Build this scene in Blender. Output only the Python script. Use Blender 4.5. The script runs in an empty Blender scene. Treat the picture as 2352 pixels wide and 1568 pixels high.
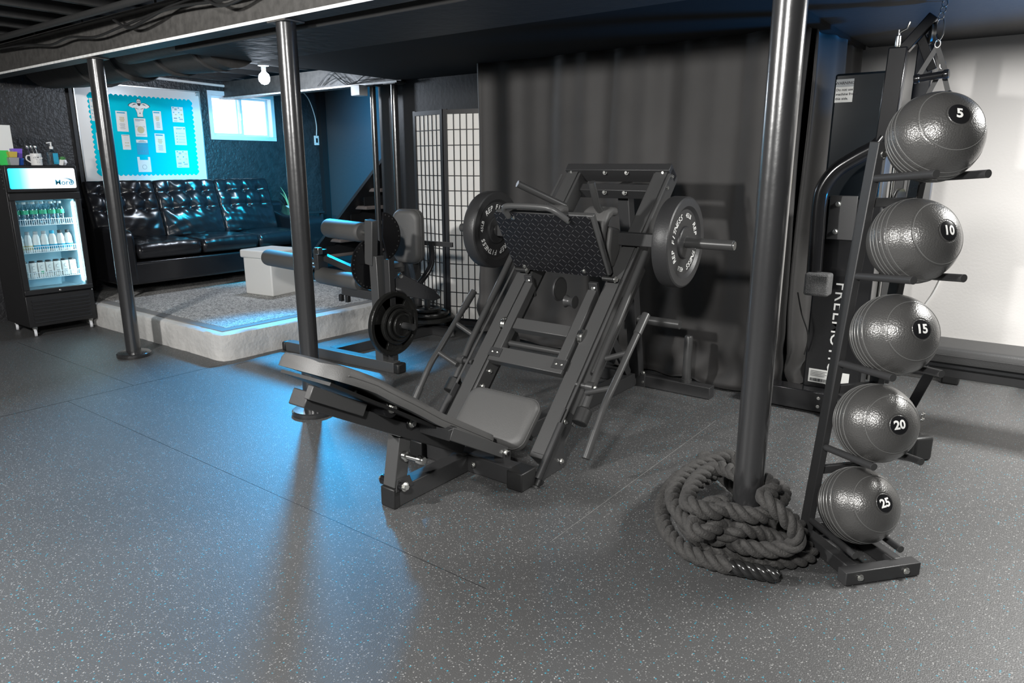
import bpy, bmesh, math, random
from mathutils import Vector, Matrix
random.seed(7)
V=Vector; PI=math.pi; R=math.radians
COL=bpy.context.scene.collection
# ------------------------------------------------------------------ materials
def nodes(name):
    m=bpy.data.materials.new(name); m.use_nodes=True
    nt=m.node_tree; b=nt.nodes['Principled BSDF']; return m,nt,b
def N(nt,t,**kw):
    n=nt.nodes.new(t)
    for k,v in kw.items():
        if k in n.inputs: n.inputs[k].default_value=v
        else: setattr(n,k,v)
    return n
def mat(name,col,rough=.5,metal=0,bump=0,bscale=60,var=0,vscale=8,coat=0,spec=.5,emit=None,estr=0,sheen=0):
    m,nt,b=nodes(name); L=nt.links.new
    b.inputs['Base Color'].default_value=(*col,1); b.inputs['Roughness'].default_value=rough
    b.inputs['Metallic'].default_value=metal; b.inputs['Specular IOR Level'].default_value=spec
    b.inputs['Coat Weight'].default_value=coat; b.inputs['Coat Roughness'].default_value=.15
    if sheen: b.inputs['Sheen Weight'].default_value=sheen
    tc=N(nt,'ShaderNodeTexCoord')
    if var:
        n=N(nt,'ShaderNodeTexNoise',Scale=vscale,Detail=6.); L(tc.outputs['Object'],n.inputs['Vector'])
        r=N(nt,'ShaderNodeValToRGB'); L(n.outputs['Fac'],r.inputs['Fac'])
        r.color_ramp.elements[0].position=.3; r.color_ramp.elements[1].position=.7
        r.color_ramp.elements[0].color=(*[c*(1-var) for c in col],1)
        r.color_ramp.elements[1].color=(*[min(1,c*(1+var)) for c in col],1)
        L(r.outputs['Color'],b.inputs['Base Color'])
    if bump:
        n=N(nt,'ShaderNodeTexNoise',Scale=bscale,Detail=4.); L(tc.outputs['Object'],n.inputs['Vector'])
        bp=N(nt,'ShaderNodeBump',Strength=bump,Distance=.01); L(n.outputs['Fac'],bp.inputs['Height']); L(bp.outputs['Normal'],b.inputs['Normal'])
    if emit:
        b.inputs['Emission Color'].default_value=(*emit,1); b.inputs['Emission Strength'].default_value=estr
    return m
M={}
def floor_mat():
    m,nt,b=nodes('speckled_rubber'); L=nt.links.new
    tc=N(nt,'ShaderNodeTexCoord'); co=tc.outputs['Object']
    n=N(nt,'ShaderNodeTexNoise',Scale=1.3,Detail=5.); L(co,n.inputs['Vector'])
    base=N(nt,'ShaderNodeMix',data_type='RGBA'); L(n.outputs['Fac'],base.inputs['Factor'])
    base.inputs[6].default_value=(.072,.072,.0725,1); base.inputs[7].default_value=(.090,.090,.090,1)
    out=base.outputs[2]
    def speck(scale,thr,pick,colr,prev):
        v=N(nt,'ShaderNodeTexVoronoi',Scale=scale); L(co,v.inputs['Vector'])
        lt=N(nt,'ShaderNodeMath',operation='LESS_THAN'); L(v.outputs['Distance'],lt.inputs[0]); lt.inputs[1].default_value=thr
        sp=N(nt,'ShaderNodeSeparateColor'); L(v.outputs['Color'],sp.inputs['Color'])
        g=N(nt,'ShaderNodeMath',operation='LESS_THAN'); L(sp.outputs[0],g.inputs[0]); g.inputs[1].default_value=pick
        mu=N(nt,'ShaderNodeMath',operation='MULTIPLY'); L(lt.outputs[0],mu.inputs[0]); L(g.outputs[0],mu.inputs[1])
        mx=N(nt,'ShaderNodeMix',data_type='RGBA'); L(mu.outputs[0],mx.inputs['Factor']); L(prev,mx.inputs[6]); mx.inputs[7].default_value=(*colr,1)
        return mx.outputs[2]
    out=speck(150,.28,.50,(.19,.19,.19),out)
    out=speck(108,.26,.26,(.30,.30,.295),out)
    out=speck(92,.28,.11,(.05,.24,.32),out)
    L(out,b.inputs['Base Color'])
    b.inputs['Roughness'].default_value=.46; b.inputs['Specular IOR Level'].default_value=.6
    f=N(nt,'ShaderNodeTexNoise',Scale=220.,Detail=3.); L(co,f.inputs['Vector'])
    bp=N(nt,'ShaderNodeBump',Strength=.45,Distance=.004); L(f.outputs['Fac'],bp.inputs['Height']); L(bp.outputs['Normal'],b.inputs['Normal'])
    return m
M['floor']=floor_mat()
M['blackwall']=mat('black_painted_concrete',(.026,.026,.028),.40,bump=.8,bscale=36,var=.3,vscale=14)
M['smoothblack']=mat('smooth_black_paint',(.02,.021,.023),.5,bump=.15,bscale=30)
M['ceil']=mat('black_ceiling_paint',(.014,.014,.015),.85,spec=.2)
M['joist']=mat('black_joist_paint',(.024,.024,.024),.55,bump=.3,bscale=20)
M['beam']=mat('black_painted_steel',(.075,.072,.068),.5,bump=.25,bscale=40,var=.25,vscale=20)
M['edge']=mat('worn_white_flange_edge',(.85,.85,.83),.45,var=.15,vscale=30)
M['duct']=mat('black_wrapped_duct',(.045,.044,.043),.6,bump=.5,bscale=14,spec=.35)
M['post']=mat('gloss_black_post_paint',(.026,.026,.027),.27,bump=.10,bscale=18,coat=.8,spec=.8)
M['steel']=mat('black_powdercoat_steel',(.036,.036,.037),.42,bump=.06,bscale=300)
M['steel2']=mat('satin_dark_grey_steel',(.068,.068,.068),.36,bump=.05,bscale=300)
M['tube']=mat('satin_grey_tube',(.05,.05,.05),.34)
M['gloss']=mat('gloss_black_steel',(.010,.010,.011),.2,coat=.4)
M['chrome']=mat('bright_zinc_bolt',(.75,.75,.72),.25,1)
M['zinc']=mat('polished_steel',(.6,.6,.58),.22,1)
M['pad']=mat('grey_black_vinyl',(.095,.094,.092),.5,bump=.12,bscale=260)
M['padblack']=mat('dark_bench_vinyl',(.030,.030,.030),.5,bump=.12,bscale=260)
M['foam']=mat('black_foam_roller',(.075,.073,.07),.62,bump=.1,bscale=200)
M['rubber']=mat('black_rubber',(.016,.016,.016),.45,bump=.06,bscale=200)
M['bumper']=mat('bumper_plate_rubber',(.03,.03,.031),.42,bump=.08,bscale=150)
M['bumperface']=mat('bumper_plate_face',(.018,.018,.018),.5,bump=.08,bscale=150)
M['iron']=mat('cast_iron_plate',(.016,.016,.015),.28,bump=.25,bscale=60)
M['rope']=mat('black_rope_fibre',(.045,.043,.041),.75,bump=.5,bscale=130,var=.2,vscale=60,sheen=.05)
M['shrink']=mat('black_heat_shrink',(.02,.02,.02),.22,coat=.3)
M['white']=mat('white_print',(.85,.85,.83),.5)
M['whitewall']=mat('white_painted_wall',(.68,.66,.64),.7,bump=.1,bscale=60)
M['concrete']=mat('white_painted_concrete',(.62,.61,.59),.75,bump=.7,bscale=22,var=.1,vscale=6)
M['curtain']=mat('black_curtain_cloth',(.037,.035,.034),.66,bump=.3,bscale=6,var=.15,vscale=3,sheen=.15)
M['leather']=mat('black_leather',(.011,.011,.013),.27,bump=.22,bscale=9,coat=.12)
M['board']=mat('whiteboard_enamel',(.80,.79,.77),.25)
M['alum']=mat('aluminium_trim',(.6,.6,.58),.35,1)
M['bluepaper']=mat('turquoise_paper',(.0,.56,.70),.9,spec=.1)
M['paper']=mat('white_paper',(.80,.80,.77),.7)
M['inkblue']=mat('blue_print',(.02,.35,.55),.6)
M['ink']=mat('black_print',(.01,.01,.015),.6)
M['inkgrey']=mat('grey_print',(.38,.40,.41),.6)
M['inktan']=mat('tan_print',(.58,.52,.30),.6)
M['inkgreen']=mat('green_print',(.05,.45,.25),.6)
M['vinylwhite']=mat('white_window_vinyl',(.72,.73,.76),.4)
M['sky']=mat('daylit_frosted_pane',(.9,.93,1),.6,emit=(.93,.96,1.),estr=2.2)
M['bulb']=mat('lit_lamp_glass',(1,1,1),.5,emit=(.72,.85,1.),estr=60)
M['bluebulb']=mat('lit_blue_lamp_glass',(.1,.6,1),.5,emit=(.0,.45,1.),estr=20)
M['ledtube']=mat('lit_white_led_tube',(1,1,1),.5,emit=(.70,.94,1.),estr=36)
M['fixwhite']=mat('lit_diffuser',(1,1,1),.5,emit=(1,.97,.93),estr=4)
M['fridgein']=mat('fridge_liner',(.42,.62,.70),.5)
M['fridge']=mat('black_fridge_shell',(.014,.014,.015),.38,bump=.05,bscale=60)
M['wire']=mat('white_coated_wire',(.85,.88,.9),.35)
M['plasticwhite']=mat('white_plastic',(.8,.8,.78),.4)
M['tread']=mat('grey_stair_tread',(.24,.21,.20),.8,bump=.5,bscale=60)
M['shojiframe']=mat('black_lacquered_wood',(.022,.022,.024),.4)
M['shojipaper']=mat('rice_paper',(.86,.84,.80),.8)
M['green']=mat('succulent_green',(.10,.32,.10),.5)
M['aloe']=mat('aloe_green',(.35,.50,.25),.5)
M['pot']=mat('white_glazed_pot',(.8,.8,.8),.3)
M['yellow']=mat('yellow_sticker',(.75,.70,.05),.5)
M['speckbox']=mat('speckled_grey_casting',(.12,.12,.12),.6,bump=.6,bscale=250,var=.6,vscale=260)
M['shroud']=mat('dark_tinted_shroud',(.007,.010,.013),.18,spec=.3)
def rug_mat():
    m,nt,b=nodes('grey_patterned_rug'); L=nt.links.new; tc=N(nt,'ShaderNodeTexCoord')
    w=N(nt,'ShaderNodeTexNoise',Scale=38.,Detail=6.,Distortion=2.2); L(tc.outputs['Object'],w.inputs['Vector'])
    r=N(nt,'ShaderNodeValToRGB'); L(w.outputs['Fac'],r.inputs['Fac'])
    r.color_ramp.elements[0].position=.44; r.color_ramp.elements[0].color=(.24,.235,.23,1)
    r.color_ramp.elements[1].position=.56; r.color_ramp.elements[1].color=(.66,.65,.63,1)
    L(r.outputs['Color'],b.inputs['Base Color']); b.inputs['Roughness'].default_value=.9
    return m
M['rug']=rug_mat(); M['rugedge']=mat('grey_rug_border',(.25,.245,.24),.9)
def ball_mat():
    m,nt,b=nodes('textured_slam_ball_rubber'); L=nt.links.new; tc=N(nt,'ShaderNodeTexCoord')
    v=N(nt,'ShaderNodeTexVoronoi',Scale=210.); L(tc.outputs['Object'],v.inputs['Vector'])
    bp=N(nt,'ShaderNodeBump',Strength=.3,Distance=.002); L(v.outputs['Distance'],bp.inputs['Height']); L(bp.outputs['Normal'],b.inputs['Normal'])
    b.inputs['Base Color'].default_value=(.11,.108,.105,1); b.inputs['Metallic'].default_value=.45; b.inputs['Roughness'].default_value=.31; b.inputs['Specular IOR Level'].default_value=.8
    return m
M['ball']=ball_mat(); M['ballring']=mat('ball_ridge_painted_glint',(.20,.20,.195),.3,.3)  # ridges paler than the ball: the light they catch is in the colour
M['balllabel']=mat('smooth_ball_badge',(.012,.012,.013),.2)
def diamond_mat():   # raised tread bars of checker plate, two families of short strokes
    m,nt,b=nodes('checker_plate_steel'); L=nt.links.new; tc=N(nt,'ShaderNodeTexCoord')
    def fam(rot,off):
        mp=N(nt,'ShaderNodeMapping'); L(tc.outputs['UV'],mp.inputs['Vector']); mp.inputs['Rotation'].default_value=(0,0,rot); mp.inputs['Location'].default_value=off
        sx=N(nt,'ShaderNodeSeparateXYZ'); L(mp.outputs[0],sx.inputs[0])
        def cell(s,pitch,w):
            a=N(nt,'ShaderNodeMath',operation='PINGPONG'); L(s,a.inputs[0]); a.inputs[1].default_value=pitch/2
            c=N(nt,'ShaderNodeMath',operation='DIVIDE'); L(a.outputs[0],c.inputs[0]); c.inputs[1].default_value=w
            return c
        cx=cell(sx.outputs[0],.04,.0155); cy=cell(sx.outputs[1],.04,.0030)
        p1=N(nt,'ShaderNodeMath',operation='POWER'); L(cx.outputs[0],p1.inputs[0]); p1.inputs[1].default_value=2
        p2=N(nt,'ShaderNodeMath',operation='POWER'); L(cy.outputs[0],p2.inputs[0]); p2.inputs[1].default_value=2
        s=N(nt,'ShaderNodeMath',operation='ADD'); L(p1.outputs[0],s.inputs[0]); L(p2.outputs[0],s.inputs[1])
        q=N(nt,'ShaderNodeMath',operation='SUBTRACT',use_clamp=True); q.inputs[0].default_value=1.; L(s.outputs[0],q.inputs[1])
        return q
    a=fam(R(45),(0,0,0)); c=fam(R(-45),(.02,.02,0))
    mx=N(nt,'ShaderNodeMath',operation='MAXIMUM'); L(a.outputs[0],mx.inputs[0]); L(c.outputs[0],mx.inputs[1])
    bp=N(nt,'ShaderNodeBump',Strength=1.,Distance=.005); L(mx.outputs[0],bp.inputs['Height']); L(bp.outputs['Normal'],b.inputs['Normal'])
    cm=N(nt,'ShaderNodeMix',data_type='RGBA'); L(mx.outputs[0],cm.inputs['Factor']); cm.inputs[6].default_value=(.012,.012,.014,1); cm.inputs[7].default_value=(.10,.10,.105,1); L(cm.outputs[2],b.inputs['Base Color'])
    b.inputs['Roughness'].default_value=.34
    return m
M['diamond']=diamond_mat()
def glass_mat(name,tint,a=.88,rough=.03):
    m,nt,b=nodes(name); L=nt.links.new
    t=N(nt,'ShaderNodeBsdfTransparent'); t.inputs[0].default_value=(*tint,1)
    g=N(nt,'ShaderNodeBsdfGlossy'); g.inputs['Roughness'].default_value=rough
    mx=N(nt,'ShaderNodeMixShader'); mx.inputs[0].default_value=1-a; L(t.outputs[0],mx.inputs[1]); L(g.outputs[0],mx.inputs[2])
    L(mx.outputs[0],nt.nodes['Material Output'].inputs['Surface']); return m
M['glass']=glass_mat('fridge_door_glass',(.93,.98,1),.95)
M['petclear']=glass_mat('clear_bottle_plastic',(.72,.86,.92),.72,.1)
def header_mat():   # printed backlit sign: turquoise at one end fading to white
    m,nt,b=nodes('backlit_sign_print'); L=nt.links.new; tc=N(nt,'ShaderNodeTexCoord')
    sx=N(nt,'ShaderNodeSeparateXYZ'); L(tc.outputs['UV'],sx.inputs[0])
    r=N(nt,'ShaderNodeValToRGB'); L(sx.outputs[0],r.inputs['Fac'])
    r.color_ramp.elements[0].position=.0; r.color_ramp.elements[0].color=(.02,.50,.72,1)
    r.color_ramp.elements[1].position=.42; r.color_ramp.elements[1].color=(.88,.92,.92,1)
    e=r.color_ramp.elements.new(.16); e.color=(.10,.62,.78,1)
    L(r.outputs['Color'],b.inputs['Emission Color']); b.inputs['Emission Strength'].default_value=1.15
    L(r.outputs['Color'],b.inputs['Base Color']); return m
M['header']=header_mat()
# ------------------------------------------------------------------ mesh builder
def frame_z(d,up=V((0,0,1))):
    z=d.normalized(); u=up
    if abs(z.dot(u))>.98: u=V((0,1,0)) if abs(z.y)<.9 else V((1,0,0))
    x=u.cross(z).normalized(); y=z.cross(x)
    return Matrix((x,y,z)).transposed()
class MB:
    def __init__(s): s.v=[]; s.f=[]; s.uv={}
    def add(s,vs,fs):
        o=len(s.v); s.v+= [V(p) for p in vs]; s.f+=[tuple(i+o for i in f) for f in fs]; return s
    def box(s,c,sz,rot=None):
        c=V(c); h=V(sz)/2; rot=rot or Matrix.Identity(3)
        vs=[c+rot@V((x*h.x,y*h.y,z*h.z)) for z in(-1,1) for y in(-1,1) for x in(-1,1)]
        return s.add(vs,[(0,2,3,1),(4,5,7,6),(0,1,5,4),(2,6,7,3),(0,4,6,2),(1,3,7,5)])
    def b2(s,a,b): # box from corners
        a=V(a);b=V(b); return s.box((a+b)/2,[abs(q) for q in (b-a)])
    def bar(s,p,q,w,h,up=V((0,0,1))): # rectangular bar from p to q ; h along up-ish
        p=V(p);q=V(q); return s.box((p+q)/2,(w,h,(q-p).length),frame_z(q-p,V(up)))
    def tube(s,p,q,r,n=20,r2=None): return s.path([p,q],r,n,r2=r2)
    def path(s,pts,r,n=14,closed=False,r2=None,caps=True):
        pts=[V(p) for p in pts]; m=len(pts); rings=[]
        T=[]
        for i in range(m):
            if closed: d=pts[(i+1)%m]-pts[i-1]
            else: d=pts[min(i+1,m-1)]-pts[max(i-1,0)]
            T.append(d.normalized())
        F=frame_z(T[0]); x=F.col[0].copy()
        o=len(s.v)
        for i in range(m):
            x=(x-T[i]*x.dot(T[i])).normalized(); y=T[i].cross(x)
            rr=(r if r2 is None else r+(r2-r)*i/(m-1)) if not callable(r) else r(i/(m-1))
            for k in range(n):
                a=2*PI*k/n; s.v.append(pts[i]+(x*math.cos(a)+y*math.sin(a))*rr)
        for i in range(m if closed else m-1):
            j=(i+1)%m
            for k in range(n):
                l=(k+1)%n; s.f.append((o+i*n+k,o+i*n+l,o+j*n+l,o+j*n+k))
        if not closed and caps:
            s.f.append(tuple(o+k for k in reversed(range(n)))); s.f.append(tuple(o+(m-1)*n+k for k in range(n)))
        return s
    def lathe(s,prof,c=(0,0,0),axis=(0,0,1),n=32): # prof (r,h)
        c=V(c); F=frame_z(V(axis)); o=len(s.v); P=len(prof)
        for r,h in prof:
            for k in range(n):
                a=2*PI*k/n; s.v.append(c+F@V((r*math.cos(a),r*math.sin(a),h)))
        for i in range(P-1):
            for k in range(n):
                l=(k+1)%n; s.f.append((o+i*n+k,o+i*n+l,o+(i+1)*n+l,o+(i+1)*n+k))
        if prof[0][0]>1e-5: s.f.append(tuple(o+k for k in reversed(range(n))))
        if prof[-1][0]>1e-5: s.f.append(tuple(o+(P-1)*n+k for k in range(n)))
        return s
    def prism(s,poly,O,X,Y,t): # polygon in plane O,X,Y ; thickness vector t
        O=V(O);X=V(X);Y=V(Y);t=V(t); n=len(poly); a=[O+X*p[0]+Y*p[1] for p in poly]
        vs=a+[p+t for p in a]; fs=[tuple(reversed(range(n))),tuple(range(n,2*n))]+[(i,(i+1)%n,n+(i+1)%n,n+i) for i in range(n)]
        return s.add(vs,fs)
    def grid(s,fn,nu,nv,closed=False):
        o=len(s.v)
        for j in range(nv+1):
            for i in range(nu+1): s.v.append(V(fn(i/nu,j/nv)))
        for j in range(nv):
            for i in range(nu):
                a=o+j*(nu+1)+i; s.f.append((a,a+1,a+nu+2,a+nu+1))
        return s
    def build(s,name,m,parent=None,smooth=35,bevel=0,seg=2,sub=0,uvfn=None,weld=False):
        me=bpy.data.meshes.new(name); Mx=ROOT.get(parent.name) if parent else None
        vs=s.v
        if Mx is not None:
            inv=Mx.inverted(); vs=[inv@p for p in vs]
        me.from_pydata([tuple(p) for p in vs],[],s.f)
        bm=bmesh.new(); bm.from_mesh(me)
        if weld: bmesh.ops.remove_doubles(bm,verts=bm.verts,dist=1e-5)
        bmesh.ops.recalc_face_normals(bm,faces=bm.faces); bm.to_mesh(me); bm.free()
        if uvfn:
            ul=me.uv_layers.new(name='UV')
            for lp in me.loops: ul.data[lp.index].uv=uvfn(s.v[lp.vertex_index])
        me.materials.append(M[m] if isinstance(m,str) else m)
        o=bpy.data.objects.new(name,me); COL.objects.link(o)
        if smooth:
            me.shade_smooth(); me.set_sharp_from_angle(angle=R(smooth))
        if bevel:
            b=o.modifiers.new('Bevel','BEVEL'); b.width=bevel; b.segments=seg; b.limit_method='ANGLE'; b.angle_limit=R(40); b.harden_normals=False
        if sub:
            b=o.modifiers.new('Sub','SUBSURF'); b.levels=sub; b.render_levels=sub
        if parent:
            o.parent=parent
            if Mx is not None: ROOT[o.name]=Mx
        return o
ROOT={}
def thing(name,label,cat,loc=(0,0,0),rz=0,group=None):
    o=bpy.data.objects.new(name,None); COL.objects.link(o); o.location=loc; o.rotation_euler=(0,0,rz); o.empty_display_size=.1
    ROOT[o.name]=Matrix.Translation(V(loc))@Matrix.Rotation(rz,4,'Z'); tag(o,label,cat,group); return o
def tag(o,label,cat,group=None):
    o['label']=label; o['category']=cat
    if group: o['group']=group
    return o
def struct(o): o['kind']='structure'; return o
def dup(root,loc,rz=None,label=None,group=None):
    r=root.copy(); COL.objects.link(r); r.location=loc
    if rz is not None: r.rotation_euler=(0,0,rz)
    if label: r['label']=label
    if group: r['group']=group
    for ch in list(root.children):
        c=ch.copy(); COL.objects.link(c); c.parent=r
        for g in list(ch.children):
            d=g.copy(); COL.objects.link(d); d.parent=c
    return r
def catmull(pts,n=8,closed=False):
    pts=[V(p) for p in pts]; out=[]; m=len(pts)
    rng=range(m) if closed else range(m-1)
    for i in rng:
        if closed: p0,p1,p2,p3=pts[i-1],pts[i],pts[(i+1)%m],pts[(i+2)%m]
        else: p0,p1,p2,p3=pts[max(i-1,0)],pts[i],pts[i+1],pts[min(i+2,m-1)]
        for k in range(n):
            t=k/n; out.append(.5*((2*p1)+(-p0+p2)*t+(2*p0-5*p1+4*p2-p3)*t*t+(-p0+3*p1-3*p2+p3)*t**3))
    if not closed: out.append(pts[-1])
    return out
def rrect(w,h,r,n=5,cx=0,cy=0):
    o=[]
    for sx,sy,a0 in ((1,1,0),(-1,1,90),(-1,-1,180),(1,-1,270)):
        for k in range(n+1):
            a=R(a0+90*k/n); o.append((cx+sx*(w/2-r)+r*math.cos(a),cy+sy*(h/2-r)+r*math.sin(a)))
    return o
def text(s,size,bold=.012,shear=0,spacing=1.,align='CENTER'):
    c=bpy.data.curves.new('txt','FONT'); c.body=s; c.size=size; c.align_x=align; c.align_y='CENTER'; c.offset=bold*size; c.shear=shear; c.space_character=spacing; c.resolution_u=3
    o=bpy.data.objects.new('txt',c); COL.objects.link(o); bpy.context.view_layer.update()
    me=bpy.data.meshes.new_from_object(o.evaluated_get(bpy.context.evaluated_depsgraph_get()))
    vs=[tuple(v.co) for v in me.vertices]; fs=[tuple(p.vertices) for p in me.polygons]
    bpy.data.objects.remove(o); bpy.data.curves.remove(c); bpy.data.meshes.remove(me)
    return vs,fs
def densify(t,L_):
    vs,fs=t; bm=bmesh.new(); vv=[bm.verts.new(v) for v in vs]
    for f in fs:
        try: bm.faces.new([vv[i] for i in f])
        except ValueError: pass
    for _ in range(4):
        e=[e for e in bm.edges if e.calc_length()>L_]
        if not e: break
        bmesh.ops.subdivide_edges(bm,edges=e,cuts=1); bmesh.ops.triangulate(bm,faces=[f for f in bm.faces if len(f.verts)>3])
    bm.verts.index_update(); r=([tuple(v.co) for v in bm.verts],[tuple(v.index for v in f.verts) for f in bm.faces]); bm.free(); return r
def put_text(mb,t,O,X,Y,fn=None,thick=None):
    vs,fs=t; X=V(X);Y=V(Y);O=V(O)
    mb.add([(fn(v) if fn else O+X*v[0]+Y*v[1]) for v in vs],fs); return mb
def bolt(p,d,r,parent,name='bolt',m='chrome',n=6,l=.012):
    b=MB(); d=V(d).normalized(); b.lathe([(r*1.35,0),(r*1.35,l*.25)],p,d,20); b.lathe([(r,l*.25),(r,l*.85),(r*.8,l)],p,d,n)
    return b.build(name,m,parent)
X_=V((1,0,0));Y_=V((0,1,0));Z_=V((0,0,1))
M['seam']=mat('worn_floor_seam',(.20,.20,.195),.7,var=.3,vscale=30)
# ------------------------------------------------------------------ camera, world
cam=bpy.data.cameras.new('camera'); co=bpy.data.objects.new('camera',cam); COL.objects.link(co)
co.location=(0,0,1.4); co.rotation_euler=(R(90-13.922),0,R(37)); cam.sensor_width=36; cam.lens=1630/2352*36; cam.clip_start=.02
bpy.context.scene.camera=co
w=bpy.data.worlds.new('world'); bpy.context.scene.world=w; w.use_nodes=True
w.node_tree.nodes['Background'].inputs[0].default_value=(.55,.62,.66,1); w.node_tree.nodes['Background'].inputs[1].default_value=.045
vs_=bpy.context.scene.view_settings; vs_.view_transform='Standard'; vs_.look='None'; vs_.gamma=1; vs_.exposure=0.0
# ------------------------------------------------------------------ room
def S(name,m,parent=None,**k):
    def f(mb): return struct(mb.build(name,m,parent,**k))
    return f
struct(MB().b2((-9,-3.5,-.1),(3,8,0)).build('floor','floor'))
k=0
for a,b,mm in (((-4.662,-3.5),(-4.657,2.73),'smoothblack'),((-1.3611,2.06),(-1.3589,3.72),'seam'),((-6.6,2.058),(-4.662,2.061),'smoothblack'),((-4.657,1.659),(-1.3615,1.6615),'smoothblack')):
    k+=1; struct(MB().b2((*a,0),(*b,.0006)).build('trim_%d'%k,mm))
WX=-7.6
wl=MB()
y0,y1,z0,z1=4.54,5.365,1.691,2.191
wl.b2((WX-.25,-1.5,0),(WX,y0,2.6)); wl.b2((WX-.25,y1,0),(WX,6.1,2.6)); wl.b2((WX-.25,y0,0),(WX,y1,z0)); wl.b2((WX-.25,y0,z1),(WX,y1,2.6))
struct(wl.build('wall_left','blackwall'))
M['backwall']=mat('dark_grey_stair_wall',(.05,.053,.056),.55,bump=.2,bscale=20)
struct(MB().b2((-8,6.1,0),(-4.3,6.25,2.8)).build('wall_back','backwall'))
struct(MB().b2((-5.17,4.80,0),(-3.55,4.90,2.3)).build('wall_partition','smoothblack'))
struct(MB().b2((-1.35,5.5,0),(3,5.6,2.5)).build('wall_right','whitewall'))
struct(MB().b2((-.02,5.478,0),(3,5.5,.085)).build('baseboard_right','steel2'))
struct(MB().b2((-3.6,5.45,0),(-1.2,5.6,2.5)).build('wall_behind_curtain','smoothblack'))
# ceiling: deck, joists, soffits
struct(MB().b2((-9,-3.5,2.56),(3,6.3,2.62)).build('ceiling','ceil'))
for i in range(14):
    x=-8.6+.40*i+.02
    struct(MB().b2((x,-3.0,2.36),(x+.038,2.40,2.56)).build('ceiling_joist','joist',bevel=.003))
for i in range(7):
    x=-7.45+.40*i
    struct(MB().b2((x,3.3,2.33),(x+.038,6.1,2.56)).build('ceiling_joist','joist',bevel=.003))
so=MB().b2((-4.62,2.56,2.10),(-1.15,3.16,2.5)); struct(so.build('ceiling_soffit','duct',bevel=.015))
struct(MB().b2((-4.86,3.16,2.14),(-1.15,5.4,2.4)).build('ceiling_panel','ceil'))
struct(MB().b2((-1.15,3.5,2.165),(3,5.5,2.4)).build('ceiling_lowered','smoothblack'))
# main steel beam: web, two flanges, worn white lower edge
bm_=thing('steel_beam','long black steel ceiling beam resting on the round posts','beam',(-4,2.43,2.12)); bm_['kind']='structure'
MB().b2((-8.2,2.37,2.115),(1.2,2.49,2.129)).build('lower_flange','beam',bm_)
MB().b2((-8.2,2.425,2.129),(1.2,2.437,2.32)).build('web','beam',bm_)
MB().b2((-8.2,2.37,2.32),(1.2,2.49,2.334)).build('upper_flange','beam',bm_)
MB().b2((-8.2,2.367,2.114),(1.2,2.3705,2.130)).build('flange_edge','edge',bm_)
b2_=thing('steel_beam','short black steel beam over the back poles with wires tucked along it','beam',(-6,4.74,2.12)); b2_['kind']='structure'
MB().b2((-7.6,4.68,2.113),(-4.8,4.80,2.127)).build('lower_flange','beam',b2_)
MB().b2((-7.6,4.735,2.127),(-4.8,4.747,2.30)).build('web','beam',b2_)
MB().b2((-7.6,4.677,2.112),(-4.8,4.6805,2.128)).build('flange_edge','edge',b2_)
wires=[catmull([(-5.9+dx,4.69,2.15),(-5.7+dx,4.68,2.22+a),(-5.5+dx,4.7,2.14),(-5.3+dx,4.69,2.18-a),(-5.05+dx,4.7,2.16)],6) for dx,a in((0,.02),(.1,-.02),(.03,.04))]
mb=MB(); [mb.path(p,.004,6) for p in wires]; mb.build('wire','rubber',b2_)
# pipe and cables along the front of the main beam
tag(MB().tube((-8.2,2.18,2.30),(0,2.25,2.32),.021).build('ceiling_pipe','joist'),'black pipe running along the ceiling just in front of the main beam','pipe')
def cable(pts,r,label):
    tag(MB().path(catmull(pts,7),r,8).build('ceiling_cable','rubber'),label,'cable')
cable([(-6.9,2.33,2.29),(-6.3,2.34,2.27),(-5.9,2.35,2.235),(-5.55,2.34,2.25),(-5.2,2.35,2.22),(-4.8,2.34,2.24),(-4.2,2.33,2.27),(-3.6,2.34,2.25),(-3.0,2.33,2.28)],.008,'thin black cable sagging along the left stretch of the main beam web')
cable([(-4.9,2.34,2.29),(-4.7,2.33,2.22),(-4.45,2.32,2.24),(-4.2,2.34,2.285),(-3.9,2.33,2.29),(-3.65,2.31,2.215),(-3.4,2.34,2.25),(-3.0,2.33,2.29)],.009,'thicker black cable looping down in front of the beam web between the posts')
# ductwork hanging behind the beam
d=thing('air_duct','black wrapped round air duct hanging behind the beam over the sofa area','duct',(-5.6,3.0,2.3))
def dr(t): return .232+.015*math.sin(t*9)
MB().path([(-7.45,2.92,2.31),(-6.9,2.92,2.30),(-6.4,2.93,2.285),(-5.9,2.93,2.28),(-5.4,2.94,2.28),(-4.9,2.95,2.28),(-4.6,2.95,2.28)],dr,28).build('main_run','duct',d)
MB().path(catmull([(-5.75,2.80,2.22),(-5.4,2.72,2.20),(-5.0,2.70,2.20),(-4.6,2.70,2.20)],5),.085,20).build('branch','beam',d)
for x in (-6.45,-5.85,-5.25,-4.75): MB().lathe([(.246,-.02),(.254,-.01),(.254,.01),(.246,.02)],(x,2.935,2.282),(1,0,0),28).build('joint_band','duct',d)
for x in (-7.0,-6.1,-5.0):
    for y in (2.675,3.19): MB().b2((x-.012,y,2.28),(x+.012,y+.004,2.56)).build('hanger_strap','alum',d)
# conduit on the window wall
tag(MB().path(catmull([(-7.583,2.75,2.29),(-7.583,3.6,2.28),(-7.583,4.6,2.26),(-7.583,5.35,2.245)],5)+catmull([(-7.583,5.45,2.235),(-7.583,5.53,2.20),(-7.583,5.58,2.10),(-7.583,5.60,1.6)],5),.014,10).build('conduit','plasticwhite'),'white electrical conduit running high along the wall above the window','conduit')
tag(MB().b2((-7.6,2.5,2.30),(-7.46,6.1,2.34)).build('wall_plate','joist'),'black timber plate along the top of the window wall','timber plate')['kind']='structure'
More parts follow.
